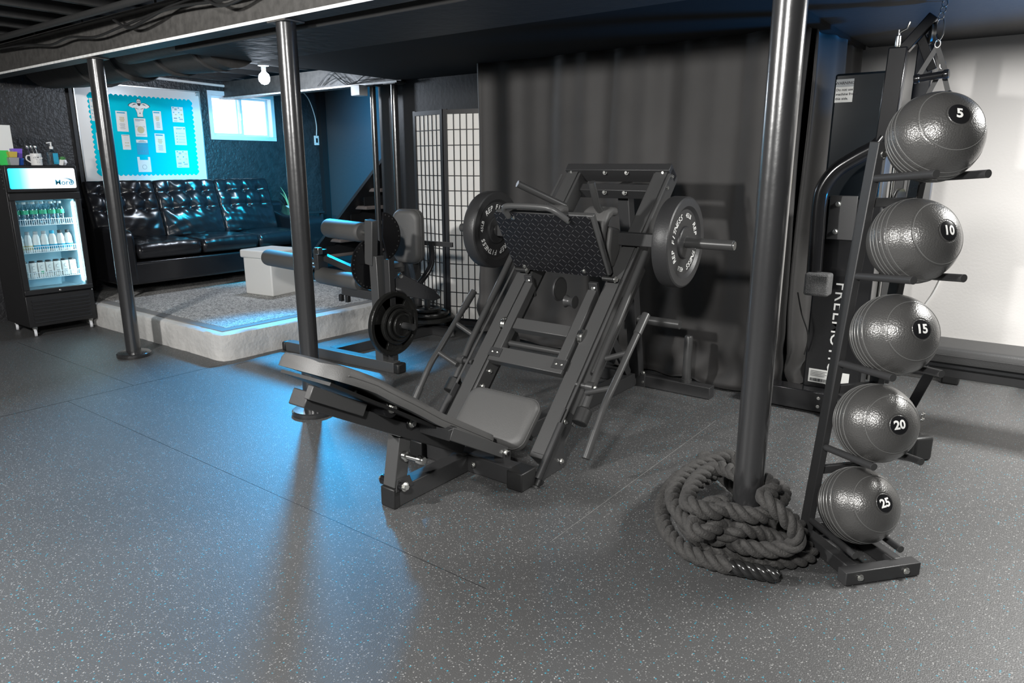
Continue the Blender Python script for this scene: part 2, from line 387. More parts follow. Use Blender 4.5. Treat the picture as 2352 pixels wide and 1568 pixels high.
# corner strip
struct(MB().b2((-7.6,6.0,0),(-7.53,6.08,2.4)).build('trim_9','ceil'))
# window
wn=struct(MB().b2((WX-.16,y0,z0),(WX-.15,y1,z1)).build('window_1','sky'))
fr=MB(); 
def ring(mb,x0,x1,ya,yb,za,zb,t):
    mb.b2((x0,ya,za),(x1,yb,za+t)); mb.b2((x0,ya,zb-t),(x1,yb,zb)); mb.b2((x0,ya,za+t),(x1,ya+t,zb-t)); mb.b2((x0,yb-t,za+t),(x1,yb,zb-t)); return mb
f_=ring(MB(),WX-.10,WX+.012,y0-.01,y1+.01,z0-.01,z1+.01,.045).build('window_frame','vinylwhite',wn,bevel=.003)
ym=(y0+y1)/2-.01
ring(MB(),WX-.07,WX-.035,y0+.036,ym+.03,z0+.036,z1-.036,.028).build('sliding_sash','vinylwhite',wn,bevel=.002)
ring(MB(),WX-.11,WX-.075,ym-.02,y1-.036,z0+.036,z1-.036,.022).build('fixed_sash','vinylwhite',wn,bevel=.002)
MB().b2((WX-.035,ym-.002,1.90),(WX-.02,ym+.014,1.98)).build('sash_latch','plasticwhite',wn,bevel=.003)
# platform
pl=MB()
def plat(u,v):
    return (0,0,0)
outl=[(-7.6,2.735),(-6.72,2.735),(-6.0,2.728),(-5.2,2.735),(-4.80,2.728),(-4.725,2.748),(-4.70,2.80),(-4.705,3.4),(-4.70,4.1),(-4.70,4.80),(-7.6,4.80)]
n=len(outl); rngp=random.Random(3)
dense=[]
for i in range(n):
    a=V((*outl[i],0)); b=V((*outl[(i+1)%n],0)); m_=max(1,int((b-a).length/.05))
    for q in range(m_): dense.append(a.lerp(b,q/m_)+V((rngp.uniform(-1,1)*.004,rngp.uniform(-1,1)*.004,0)))
nn=len(dense); cpt=V((-6.1,3.8,0)); lv=[(0,0),(0,.10),(0,.178),(.006,.193),(.022,.201)]
vs=[]; 
for ins,z in lv:
    for p in dense: 
        dd=(cpt-p).normalized(); vs.append(p+dd*(ins+rngp.uniform(0,.003)*(z>.15))+Z_*(z+rngp.uniform(-.002,.002)*(z>.15)))
fs=[(i*nn+j,i*nn+(j+1)%nn,(i+1)*nn+(j+1)%nn,(i+1)*nn+j) for i in range(len(lv)-1) for j in range(nn)]+[tuple((len(lv)-1)*nn+j for j in range(nn))]
o=MB().add(vs,fs).build('concrete_platform','concrete'); struct(o)
struct(MB().b2((-7.6,4.80,0),(-5.2,6.1,.2)).build('floor_stair_landing','smoothblack'))
rug=thing('area_rug','grey mottled rug covering the white concrete platform','rug',(-5.9,3.75,.2))
MB().b2((-7.35,2.80,.200),(-4.80,4.72,.207)).build('border','rugedge',rug,bevel=.002)
MB().b2((-7.28,2.88,.207),(-4.88,4.66,.2095)).build('pile','rug',rug)
# stairs behind
st=thing('staircase','dark open staircase rising behind the back poles, grey treads','staircase',(-6.1,5.7,.2)); st['kind']='structure'
for i in range(9):
    x=-6.84+.228*i; z=.41+.19*i
    MB().b2((x,5.2,z-.04),(x+.29,6.08,z)).build('tread','tread',st,bevel=.015)
    if i: MB().b2((x+.03,5.2,z-.19),(x+.045,6.08,z-.04)).build('riser','smoothblack',st)
MB().bar((-7.0,5.19,.16),(-4.9,5.19,1.92),.03,.24,(0,1,0)).build('stringer','smoothblack',st)
# posts
def post(x,y,r,zt,label,name='support_post',base=True,m='post',nz=1):
    t=thing(name,label,'post',(x,y,0))
    if base: MB().lathe([(.118,0),(.12,.004),(.12,.024),(.112,.031),(.06,.034)],(x,y,0),Z_,32).build('base_plate',m,t)
    MB().lathe([(r,.0 if not base else .03),(r,zt-.006)],(x,y,0),Z_,40).build('shaft',m,t)
    MB().b2((x-.075,y-.06,zt-.008),(x+.075,y+.06,zt)).build('top_plate','beam',t)
    return t
post(-5.42,2.43,.051,2.114,'round black post with a flared floor plate, beside the drinks fridge and platform corner')
post(-3.28,2.43,.051,2.114,'round black post with floor plate, standing between the sofa and the leg press head end')
post(-.752,2.44,.053,2.114,'nearest round black post, rising out of the coiled battle rope',base=False)
post(-5.18,4.74,.028,2.113,'thin black pole under the short back beam, nearer the stairs',name='support_pole',base=False)
post(-4.90,4.74,.032,2.113,'thin black pole under the end of the short back beam, nearer the folding screen',name='support_pole',base=False)
# ------------------------------------------------------------------ leg press machine
LP=thing('leg_press_machine','big black angled leg press machine with a tilted sled, in the middle of the floor','exercise machine',(-2.04,2.9,0))
XR,XL,XC=-1.70,-2.37,-2.035
ru=V((0,.676,.736)); rn=V((0,-.736,.676))   # rail direction, outward (up) normal
def rp(x,t,h=0): return V((x,2.65,.235))+ru*t+rn*h     # t metres along the rail top line
# base
def bt_(a,b,w,h,name,m='steel',par=None,up=Z_,bev=.004): return MB().bar(a,b,w,h,up).build(name,m,par or LP,bevel=bev)
sp=bt_((XC-.03,1.90,.045),(XC-.03,4.08,.045),.075,.085,'base_spine')
MB().box((XC-.03,1.888,.045),(.082,.035,.09)).build('end_cap','rubber',LP,bevel=.006)
bt_((XL-.02,2.385,.045),(XR-.01,2.385,.045),.075,.085,'front_cross_member')
for x in (XL+.03,XR-.035): MB().box((x,2.372,.045),(.085,.11,.088)).build('foot_block','rubber',LP,bevel=.006)
bt_((-2.62,4.08,.04),(-1.53,4.08,.04),.075,.075,'rear_cross_member')
for p in ((-1.545,4.041,.04),(-1.575,4.12,.04)): pass
for x in (-2.40,-1.70):
    h=MB(); h.lathe([(.034,0),(.034,.02),(.027,.022),(.026,.29),(.022,.298)],(x,4.08,.077),Z_,24); h.build('plate_peg','tube',LP)
rc=bt_((XC,4.06,.077),(XC,3.80,1.30),.07,.07,'rear_upright')
bt_((XC-.03,4.0,.08),(XC-.02,3.72,.40),.02,.06,'brace_plate',bev=.002)
# gusset + low horn
MB().tube((XC+.03,3.98,.46),(-1.72,3.98,.46),.028,24).build('storage_horn','tube',LP)
MB().tube((XC-.03,3.98,.46),(-2.35,3.98,.46),.028,24).build('storage_horn','tube',LP)
# rails
T0,T1=-.20,1.575
for x,nm in ((XR-.05,'right'),(XL+.05,'left')):
    rail=MB().bar(rp(x,T0,-.055),rp(x,T1,-.055),.10,.10,rn).build('rail','steel2' ,LP,bevel=.004)
    # guide strip on top
    MB().bar(rp(x,T0+.02,.0025),rp(x,T1-.02,.0025),.070,.004,rn).build('guide_strip','steel2',rail,bevel=.001)
    s=1 if x>XC else -1
    # foot plates
    fx=x+s*.0505
    poly=[(2.425,.005),(2.66,.005),(2.66,.14),(2.775,.215),(2.66,.30),(2.50,.12)] 
    fp=MB().prism([(p[0],p[1]) for p in poly],(fx,0,0),Y_,Z_,(s*.008,0,0)).build('foot_plate','steel',LP,bevel=.001)
    for (yy,zz) in ((2.46,.045),(2.63,.045),(2.555,.145),(2.66,.235)): bolt((fx+s*.008,yy,zz),(s,0,0),.010,LP)
    # lower guide rod sleeve and rubber stop
    MB().path([rp(x+s*.062,-.02,.02),rp(x+s*.062,-.30,.02)],.019,18).build('rod_sleeve','steel',LP)
    MB().path([rp(x+s*.062,-.12,.02),rp(x+s*.062,1.5,.012)],.0065,10).build('guide_rod','steel2',LP)
    MB().lathe([(.034,0),(.034,.01),(.02,.016),(.02,.05)],rp(x+s*.062,-.345,.0),ru,22).build('rod_foot','rubber',LP)
    # toothed stop strip on the rail side
    MB().bar(rp(fx+s*.006,.30,-.07),rp(fx+s*.006,.75,-.07),.012,.03,rn).build('stop_strip','steel2',LP,bevel=.002)
    MB().bar(rp(fx+s*.006,.02,-.085),rp(fx+s*.006,.22,-.085),.012,.028,rn).build('stop_strip','steel2',LP,bevel=.002)
    # side ladder: inner long tube, outer handle tube, two rungs
    ix=x+s*.118; ox=x+s*.255
    p=[(ix,3.335,.945),(ix,2.935,.50),(ix,2.79,.395),(ix,2.70,.335)]
    MB().path([rp(ix,.98,.02),rp(ix,.30,.00),rp(ix,.10,-.02)],.0185,18).build('inner_tube','tube',LP)
    MB().lathe([(.036,0),(.039,.004),(.039,.07),(.03,.076),(.02,.09)],rp(ix,.02,-.03),ru,26).build('rubber_stop','rubber',LP)
    MB().lathe([(.022,-.02),(.025,-.018),(.025,.018),(.022,.02)],rp(ix,.20,0),(1,0,0),22).build('pivot_collar','tube',LP)
    bolt(rp(ix+s*.02,.20,0),(s,0,0),.009,LP)
    MB().tube(rp(x+s*.04,.20,0),rp(ix,.20,0),.014).build('pivot_pin','tube',LP)
    op=[(ox,3.05,.70),(ox,2.84,.50),(ox,2.72,.385),(ox,2.655,.335),(ox,2.60,.27),(ox,2.525,.165)]
    MB().path([op[0],(ox,2.745,.415)]+catmull([(ox,2.745,.415),(ox,2.70,.375),(ox,2.665,.335),(ox,2.635,.295)],5)[1:]+[(ox,2.525,.15)],.0165,18).build('handle_tube','tube',LP)
    MB().tube((ox,3.055,.705),(ox,2.97,.625),.0205).build('hand_grip','tube',LP)
    MB().tube((ox,2.60,.25),(ox,2.523,.145),.0205).build('hand_grip','tube',LP)
    for (ya,za,yb,zb) in ((2.895,.475,2.895,.55),(2.745,.345,2.745,.415)):
        MB().tube((ix,ya,za+.02),(ox,yb,zb),.0135).build('rung','tube',LP)
    for tt in (.62,.36):
        MB().tube(rp(x-s*.0,tt,-.10),rp(x+s*.03,tt-.0,-.17),.017).build('rubber_bumper','rubber',LP)
# lower stub behind left handle and base stub horn
MB().lathe([(.024,0),(.024,.18),(.020,.188)],(-2.47,2.36,.05),Z_,22).build('floor_peg','tube',LP)
# rail side plates (left inner, bolted)
for t in (.10,.19): bolt(rp(XL+.10,t,-.05),(1,0,0),.010,LP)
MB().prism([(-.07,-.01),(.09,-.01),(.03,-.14)],rp(XL+.102,.42,-.03),ru,rn,(.006,0,0)).build('gusset','steel',LP)
MB().bar(rp(XL+.03,.10,-.15),rp(XL+.03,1.0,-.15),.05,.05,rn).build('rear_rail_tube','steel',LP,bevel=.004)
MB().bar(rp(XR-.03,.10,-.15),rp(XR-.03,1.0,-.15),.05,.05,rn).build('rear_rail_tube','steel',LP,bevel=.004)
# mid frame between rails
a,b=XL+.105,XR-.105
MB().bar(rp(a,.27,-.005),rp(b,.27,-.005),.085,.05,rn).build('mid_cross_member','steel2',LP,bevel=.003)
MB().bar(rp(a+.06,.465,-.005),rp(b-.06,.465,-.005),.065,.05,rn).build('mid_cross_member','steel2',LP,bevel=.003)
for x in (a+.03,b-.03):
    MB().bar(rp(x,.27,.0),rp(x,.72,.0),.052,.05,rn).build('track_bar','steel2',LP,bevel=.003)
    pl_=MB().bar(rp(x,.25,.023),rp(x,.30,.023),.075,.006,rn).build('joint_plate','steel',LP,bevel=.001)
    for dx in (-.016,.016): bolt(rp(x+dx,.275,.027),rn,.006,pl_,l=.006)
MB().tube(rp(a+.05,.36,-.02),rp(b-.05,.36,-.02),.016).build('cross_rod','tube',LP)
for x in (a-.012,b+.012):
    MB().lathe([(.012,-.014),(.040,-.014),(.042,-.008),(.036,0),(.042,.008),(.040,.014),(.012,.014)],rp(x,.46,-.01),(1,0,0),26).build('guide_wheel','zinc',LP)
MB().lathe([(.012,-.006),(.064,-.006),(.066,0),(.064,.006),(.012,.006)],(XC-.02,3.15,.76),(1,0,0),36).build('cable_wheel','steel',LP)
MB().lathe([(.012,-.0075),(.054,-.0075),(.054,.0075),(.012,.0075)],(XC-.02,3.15,.76),(1,0,0),36).build('wheel_face','tube',LP)
MB().lathe([(.02,-.03),(.034,-.028),(.024,-.01),(.024,.01),(.034,.028),(.02,.03)],(XC+.07,3.12,.705),(1,0,0),24).build('roller','tube',LP)
# top frame
MB().bar(rp(XL,1.555,-.03),rp(XR,1.555,-.03),.05,.10,rn).build('top_cross_member','steel',LP,bevel=.004)
MB().bar(rp(XL+.07,1.47,-.09),rp(XR-.07,1.47,-.09),.05,.07,rn).build('lower_top_member','steel',LP,bevel=.004)
for x in (XL+.04,XC-.07,XC+.07,XR-.04): bolt(rp(x,1.531,0)+V((0,-.0,0)),rn*-0+V((0,-1,0)),.010,LP)
for x in (XC-.065,XC+.065): bolt(rp(x,1.445,-.07),(0,-1,0),.011,LP)
for t in (1.53,1.45): bolt(rp(XR,t,-.03),(1,0,0),.010,LP)
# sled
AY,AZ=3.33,1.03
sl=MB().bar((-2.60,AY,AZ),(-1.52,AY,AZ),.065,.065).build('sled_bar','steel',LP,bevel=.004)
for s,x0,x1 in ((1,-1.52,-1.19),(-1,-2.60,-2.90)):
    MB().lathe([(.036,0),(.036,.012),(.026,.014),(.0255,abs(x1-x0)-.004),(.022,abs(x1-x0))],(x0,AY,AZ),(s,0,0),28).build('loading_sleeve','tube',LP)
MB().lathe([(.0,0),(.021,0),(.021,.003),(0,.003)],(-1.19,AY,AZ),(1,0,0),24).build('sleeve_cap','zinc',LP)
# foot plate (tilted)
pb=V((0,3.17,.845)); pt=V((0,2.97,1.165)); pu=(pt-pb).normalized(); pn=V((0,-pu.z,pu.y)); H=(pt-pb).length
x0,x1=-2.36,-1.775
poly=[(x0,0.0),(x1,0.0),(x1,H-.012),(x1-.02,H),(x0+.02,H),(x0,H-.012)]
def uvp(p): return (p.x,(V((0,p.y,p.z))-pb).dot(pu))
MB().prism(poly,pb,X_,pu,pn*.006).build('foot_plate_deck','diamond',LP,uvfn=uvp,bevel=.001)
fb=MB(); 
fb.prism([(x0+.01,.01),(x1+.018,.01),(x1+.018,H+.0),(x0+.01,H)],pb-pn*.03,X_,pu,pn*.029); fb.build('deck_frame','steel2',LP,bevel=.006)
for (x,v) in ((x0+.12,H-.03),(x1-.13,H-.035),(x0+.07,.02),(x1-.13,.03)): bolt(pb+X_*x+pu*v+pn*.006,pn,.009,LP,l=.008)
hp=catmull([pb+X_*(x0+.11)+pu*(H-.015)+pn*.02,pb+X_*(x0+.11)+pu*(H+.045)+pn*.03,pb+X_*(x0+.16)+pu*(H+.062)+pn*.03,pb+X_*(x1-.24)+pu*(H+.062)+pn*.03,pb+X_*(x1-.17)+pu*(H+.045)+pn*.03,pb+X_*(x1-.115)+pu*(H-.018)+pn*.02],6)
MB().path(hp,.0155,14).build('deck_handle','steel2',LP)
# sled arms from deck to bar, clamps at rail
for x in (XL+.13,XR-.13):
    MB().bar((x,3.19,.86),(x,AY,AZ-.02),.05,.05,rn).build('sled_arm','steel',LP,bevel=.003)
    MB().bar((x,3.12,.82),(x,3.16,.70),.05,.02,Y_).build('sled_bracket','steel',LP,bevel=.002)
    bolt((x+.0,3.12,.79),(0,-1,0),.009,LP)
for x in (XL+.06,XR-.06):
    MB().tube((x-.035,3.155,.84),(x+.035,3.155,.84),.013).build('sled_axle','rubber',LP)
    bolt((x+.035,3.155,.84),(1,0,0),.012,LP)
# shoulder pads behind the deck
for x,w_ in ((XC-.14,.15),(XC+.16,.15)):
    pr=[(y_*.9,z_) for y_,z_ in ((0,0),(.02,.12),(.035,.20),(.075,.255),(.13,.275),(.20,.27),(.20,.225),(.14,.228),(.10,.20),(.075,.14),(.06,.0))]
    MB().prism(pr,(x-w_/2,3.13,.92),Y_,Z_,(w_,0,0)).build('shoulder_pad','pad',LP,bevel=.018,seg=3)
MB().prism([(0,0),(.05,.0),(.12,.12),(.10,.20),(.0,.22),(-.02,.1)],(XR-.16,3.22,.88),Y_,Z_,(.07,0,0)).build('hip_pad','pad',LP,bevel=.016,seg=3)
MB().path([(-1.97+.12,3.24,1.15),(-1.97+.12,3.17,1.20),(-1.97+.115,3.12,1.32)],.0185,16).build('push_handle','tube',LP)
MB().path([(-2.17,3.37,1.18),(-2.33,3.14,1.305)],.0185,16).build('push_handle','tube',LP)
# seat
sc=V((-2.05,2.60,.165)); sv=V((0,.70,.714)).normalized(); sn=V((0,-sv.z,sv.y))
def pad(name,c,X,Y,w,h,r,t,par,m='pad'):
    X=V(X);Y=V(Y);n_=X.cross(Y).normalized()
    mb=MB(); base=rrect(w,h,r,7)
    lv=[(0,-.5*t),(0.0,.0),(.006,.3*t),(.016,.45*t),(.035,.5*t)]
    vs=[];nn=len(base)
    for ins,z in lv:
        sx=(w-2*ins)/w; sy=(h-2*ins)/h
        for p in base: vs.append(V(c)+X*p[0]*sx+Y*p[1]*sy+n_*z)
    fs=[tuple(reversed(range(nn)))]+[(i*nn+j,i*nn+(j+1)%nn,(i+1)*nn+(j+1)%nn,(i+1)*nn+j) for i in range(len(lv)-1) for j in range(nn)]+[tuple((len(lv)-1)*nn+j for j in range(nn))]
    mb.add(vs,fs); o=mb.build(name,m,par,smooth=60)
    MB().path([V(c)+X*p[0]*1.004+Y*p[1]*1.004 for p in base],.0022,6,closed=True).build('seam_piping',m,o)
    return o
pad('seat_pad',(-2.04,2.575,.205),X_,sv,.43,.27,.06,.055,LP)
MB().box((-2.04,2.62,.15),(.30,.02,.16),frame_z(sn)).build('seat_board','steel',LP)
MB().bar((-2.04,2.66,.18),(-2.04,2.60,.045),.06,.06).build('seat_post','steel',LP,bevel=.003)
# back rest, shaped outline pad reclined
A=V((0,1.475,.715)); B=V((0,2.42,.155)); bu=(A-B).normalized(); bn=V((0,bu.z,-bu.y)); bn=bn if bn.z>0 else -bn
LB=(A-B).length
def bw(t): return .155+.045*min(1,t*1.4) if t<.7 else .20-.02*(t-.7)/.3
vs=[];fs=[]; nv_=26
prof=lambda t: .015*math.sin(PI*min(1,max(0,(t-.45)/.55)))+(.012 if t>.72 else 0)*min(1,(t-.72)/.1)
bp=MB(); secs=[]
for j in range(nv_+1):
    t=j/nv_; e=min(1,math.sqrt(max(0,1-((max(0,.06-t)/.06)**2))),math.sqrt(max(0,1-((max(0,t-.94)/.06)**2)))+.0)
    e=max(.55,e); wv=bw(t)*e; c=V((-2.05,0,0))+B+bu*LB*t+bn*(prof(t)+.0)
    th=.058; sect=[]
    for (a_,h_) in ((-1,0),(-1,.6),(-.93,.92),(-.6,1),(0,1.03),(.6,1),(.93,.92),(1,.6),(1,0)):
        sect.append(c+X_*(a_*wv)+bn*(h_*th*(.85 if j in(0,nv_) else 1)-(0 if True else 0)-.03))
    secs.append(sect)
k_=9; vs=[p for r_ in secs for p in r_]
fs=[(j*k_+i,j*k_+(i+1)%k_,(j+1)*k_+(i+1)%k_,(j+1)*k_+i) for j in range(nv_) for i in range(k_)]+[tuple(range(k_)),tuple(nv_*k_+i for i in range(k_))]
bo=MB().add(vs,fs).build('back_pad','pad',LP,smooth=50)
for xx in (-1,1):
    MB().path([V((-2.05+xx*bw(t)*1.0,0,0))+B+bu*LB*t+bn*(prof(t)+.028-.03) for t in [.06+.88*q/14 for q in range(15)]],.0022,6).build('seam_piping','pad',bo)
MB().bar(V((-2.05,0,0))+B+bu*.1-bn*.04,V((-2.05,0,0))+A-bu*.04-bn*.032,.28,.012,bn).build('back_board','rubber',LP)
# back rest frame
for x in (-1.86,-2.25):
    MB().bar((x,2.40,.125),(x,2.03,.335),.045,.055,bn).build('frame_arm','steel2',LP,bevel=.003)
    bolt((x+.023,2.39,.13),(1,0,0),.014,LP,l=.016)
    MB().box((x,2.395,.10),(.06,.05,.07)).build('pivot_bracket','steel',LP,bevel=.003)
MB().bar((-1.84,2.04,.33),(-2.27,2.04,.33),.05,.05).build('frame_cross_bar','steel',LP,bevel=.003)
MB().bar((-2.05,2.30,.14),(-2.05,1.46,.60),.09,.06,bn).build('frame_mast','steel',LP,bevel=.004)
MB().bar((-1.99,1.70,.500),(-1.99,1.46,.632),.03,.05,bn).build('mast_end','steel2',LP,bevel=.003)
MB().tube((-2.12,1.80,.49),(-1.94,1.80,.49),.04,26).build('pivot_tube','gloss',LP)
bolt((-1.94,1.80,.49),(1,0,0),.016,LP,l=.018)
for (y_,z_) in ((1.56,.625),(1.66,.57),(1.74,.545),(1.86,.47)): bolt((-1.99,y_,z_),bn,.009,LP,l=.02)
# front upright with adjusting post
MB().bar((-2.065,1.915,.085),(-2.065,1.955,.30),.07,.07,Y_).build('front_upright','steel2',LP,bevel=.004)
MB().bar((-2.065,1.955,.30),(-2.065,1.963,.345),.060,.060,Y_).build('inner_post','chrome',LP,bevel=.002)
MB().tube((-2.13,1.965,.365),(-2.0,1.965,.365),.030,24).build('upright_pivot','gloss',LP)
bolt((-2.0,1.965,.365),(1,0,0),.015,LP,l=.016)
MB().lathe([(.022,0),(.022,.018),(.012,.02),(.012,.075),(.020,.078),(.020,.10),(.016,.108)],(-2.03,1.94,.22),(1,.1,0),22).build('pull_pin','zinc',LP)
MB().tube((-2.13,1.91,.098),(-2.0,1.91,.098),.022,24).build('lower_pivot','gloss',LP)
bolt((-2.0,1.91,.10),(1,0,0),.015,LP,l=.016); bolt((-2.13,1.91,.10),(-1,0,0),.015,LP,l=.016)
MB().prism([(-.04,.0),(.06,.0),(.04,.05),(-.03,.05)],(-2.025,1.92,.078),Y_,Z_,(.006,0,0)).build('bracket','steel',LP)
for x,y in ((-1.99,2.35),(-1.71,2.352)): bolt((x,y-.01,.05),(0,-1,0) if x<-1.9 else (0,-1,0),.011,LP)
for x in (-1.90,-1.86): pass
for (x,z) in ((-1.98,.105),(-1.98,.045)): bolt((x,4.043,z-.01),(0,-1,0),.010,LP)
MB().bar((XC-.07,4.045,.04),(XC+.07,4.045,.04),.012,.10).build('rear_bracket','steel',LP,bevel=.002)
# ------------------------------------------------------------------ bumper plates with lettering
def bumper(x,s,label):
    t=thing('bumper_plate',label,'weight plate',(x,AY,AZ),0,None)
    Rr=.225; th=.085
    prof=[(.026,0),(.075,0),(.080,.004),(.082,.012),(.162,.012),(.170,.006),(.178,0),(.214,0),(.222,.004),(.225,.012),(.225,th-.012),(.222,th-.004),(.214,th),(.178,th),(.170,th-.006),(.162,th-.012),(.082,th-.012),(.080,th-.004),(.075,th),(.026,th)]
    o=MB().lathe(prof+[prof[0]],(x,AY,AZ),(s,0,0),72).build('body','bumper',t,smooth=25)
    MB().lathe([(.026,-.001),(.034,-.001),(.036,.002),(.036,th-.002),(.034,th+.001),(.026,th+.001),(.026,-.001)],(x,AY,AZ),(s,0,0),36).build('steel_hub','tube',t)
    # lettering round the visible face
    fx=x+(s*(th-.012+.0008))
    lt=MB(); 
    def arc(strg,size,r0,mid,step,flip=False,bold=.02,shear=.25):
        n=len(strg); 
        for i,ch in enumerate(strg):
            if ch==' ': continue
            a=mid+(i-(n-1)/2)*-step
            rad=V((0,-s*-math.cos(a),math.sin(a))) if False else V((0,math.cos(a)*s,math.sin(a)))
            tan=V((0,-math.sin(a)*s,math.cos(a)))*-1
            Yv=rad; Xv=tan
            put_text(lt,text(ch,size,bold,shear),V((fx,AY,AZ))+rad*r0,Xv,Yv)
    a0=R(166) if x>-2 else R(78)
    arc('REP FITNESS',.040,.132,a0,R(10.6)); arc('REP FITNESS',.040,.132,a0+PI,R(10.6))
    arc('45LB',.031,.132,a0-PI/2,R(7),shear=0); arc('45LB',.031,.132,a0+PI/2,R(7),shear=0)
    lt.build('lettering','white',t,smooth=0)
bumper(-1.515,1,'black bumper plate with white lettering on the right sleeve of the leg press')
bumper(-2.70,1,'black bumper plate on the left sleeve of the leg press, beside the folding screen')
# ------------------------------------------------------------------ slam balls and their rack
nd=V((.77,-.64,0)); dd_=V((.64,.77,0)); P0=V((-.588,2.645,0)); lean=V((.066,-.012,0))   # lean per metre of height
SEP=.185
rk=thing('ball_rack','black leaning steel rack with paired arms, holding five medicine balls beside the battle rope','ball rack',(-.45,2.62,0))
def rk_p(z,side,out): return P0+lean*z+dd_*(SEP*side)+nd*out+Z_*z
for s in (0,1):
    MB().bar(rk_p(.05,s,0),rk_p(1.475,s,0),.028,.045,nd).build('upright','steel',rk,bevel=.003)
for z in (.30,.62,1.28):
    MB().bar(rk_p(z,0,0),rk_p(z,1,0),.02,.03).build('cross_bar','steel',rk,bevel=.002)
FB=[P0+nd*.285+dd_*(-.055)+Z_*.028,P0+nd*.285+dd_*(SEP+.06)+Z_*.028]
MB().bar(FB[0],FB[1],.045,.05).build('front_foot','steel',rk,bevel=.003)
for s in (0,1):
    MB().bar(rk_p(.028,s,-.045)-lean*.028,rk_p(.028,s,.265)-lean*.028,.042,.05).build('base_rail','steel',rk,bevel=.003)
    bolt(P0+nd*.308+dd_*(SEP*s)+Z_*.03,nd,.009,rk,l=.010)
bolt(rk_p(1.435,0,.014)+dd_*.012,nd,.013,rk,m='zinc',n=16)
MB().bar(rk_p(.028,0,-.045),rk_p(.028,1,-.045),.042,.05).build('rear_foot','steel',rk,bevel=.003)
AZs=[.100,.400,.722,1.034,1.358]; AZe=[.090,.428,.742,1.058,1.376]
for i,z in enumerate(AZs):
    for s in (0,1):
        tilt=.02*(i-1.5)/1.5
        ze=AZe[i]; a=MB().tube(rk_p(z,s,.01),rk_p(ze,s,.262),.0125,18).build('arm','steel',rk)
        MB().lathe([(0,0),(.0128,0),(.0128,.003),(0,.003)],rk_p(ze,s,.262),nd,18).build('arm_end_cap','tube',a)
from mathutils import Quaternion
Cm=V((0,0,1.4))
spec=[('25',52,15,86),('20',47,3,88),('15',54,19,94),('10',67,27,98),('5',42,50,102)]
names=['bottom','second from bottom','middle','second from top','top']
RB=.136
rt_=V((.7986,.6018,0)); 
for i,(num,ox,oy,rp_) in enumerate(spec):
    h=math.sqrt((RB+.0125)**2-(SEP/2)**2)
    za=AZs[i]+(AZe[i]-AZs[i])*.52; cz=za+h
    c=P0+lean*za+dd_*(SEP/2)+nd*.141+Z_*cz
    t=thing('slam_ball','textured black slam ball marked %s, %s on the leaning rack'%(num,names[i]),'medicine ball',c,0,None)
    vdir=(Cm-c).normalized(); r_=Z_.cross(vdir).normalized(); u_=vdir.cross(r_).normalized()
    a,b=ox/rp_,oy/rp_; ax=(r_*a+u_*b+vdir*math.sqrt(1-a*a-b*b)).normalized()
    prof=[]; 
    gro=[(R(46),.0014),(R(79.5),.0012),(R(87.5),.0012),(R(94.5),.0012),(R(101.5),.0012),(R(108.5),.0012)]
    nS=240
    for k in range(nS+1):
        th=PI*k/nS; rr=RB
        for g,dpt in gro:
            dlt=(th-g)/R(.55)
            rr-= dpt*math.exp(-dlt*dlt)
        if th<R(13.5): rr=RB+.0004
        elif th<R(15.5): rr=RB-.0012
        prof.append((max(rr*math.sin(th),0),rr*math.cos(th)))
    MB().lathe([prof[0]]+prof[1:],c,ax,80).build('body','ball',t,smooth=60,weld=True)
    F_=frame_z(ax)
    for q in (44.5,78,86,93,100,107):
        rr2=RB*math.sin(R(q)); cc=c+ax*(RB*math.cos(R(q)))
        MB().path([cc+(F_.col[0]*math.cos(2*PI*k/72)+F_.col[1]*math.sin(2*PI*k/72))*rr2 for k in range(72)],.0015,6,closed=True).build('ridge_ring','ballring',t)
    # badge and number
    mb=MB(); mb.lathe([( (RB+.0008)*math.sin(R(q)),(RB+.0008)*math.cos(R(q))) for q in (0,3,6,9,12,13.2)],c,ax,40); bd=mb.build('badge','balllabel',t,smooth=60,weld=True)
    rollq={'5':-.12,'10':-.05,'15':-.02,'20':.10,'25':.12}[num]
    tu=(Z_-ax*Z_.dot(ax)).normalized(); tr=tu.cross(ax).normalized()
    q=Matrix.Rotation(rollq,3,ax); tu=q@tu; tr=q@tr
    mb=MB(); vs_t,fs_t=densify(text(num,.040,.035),.005)
    def sph(v): 
        p=ax*RB+tr*v[0]+tu*v[1]; return c+p.normalized()*(RB+.0014)
    mb.add([sph(v) for v in vs_t],fs_t); mb.build('number','white',bd,smooth=0)
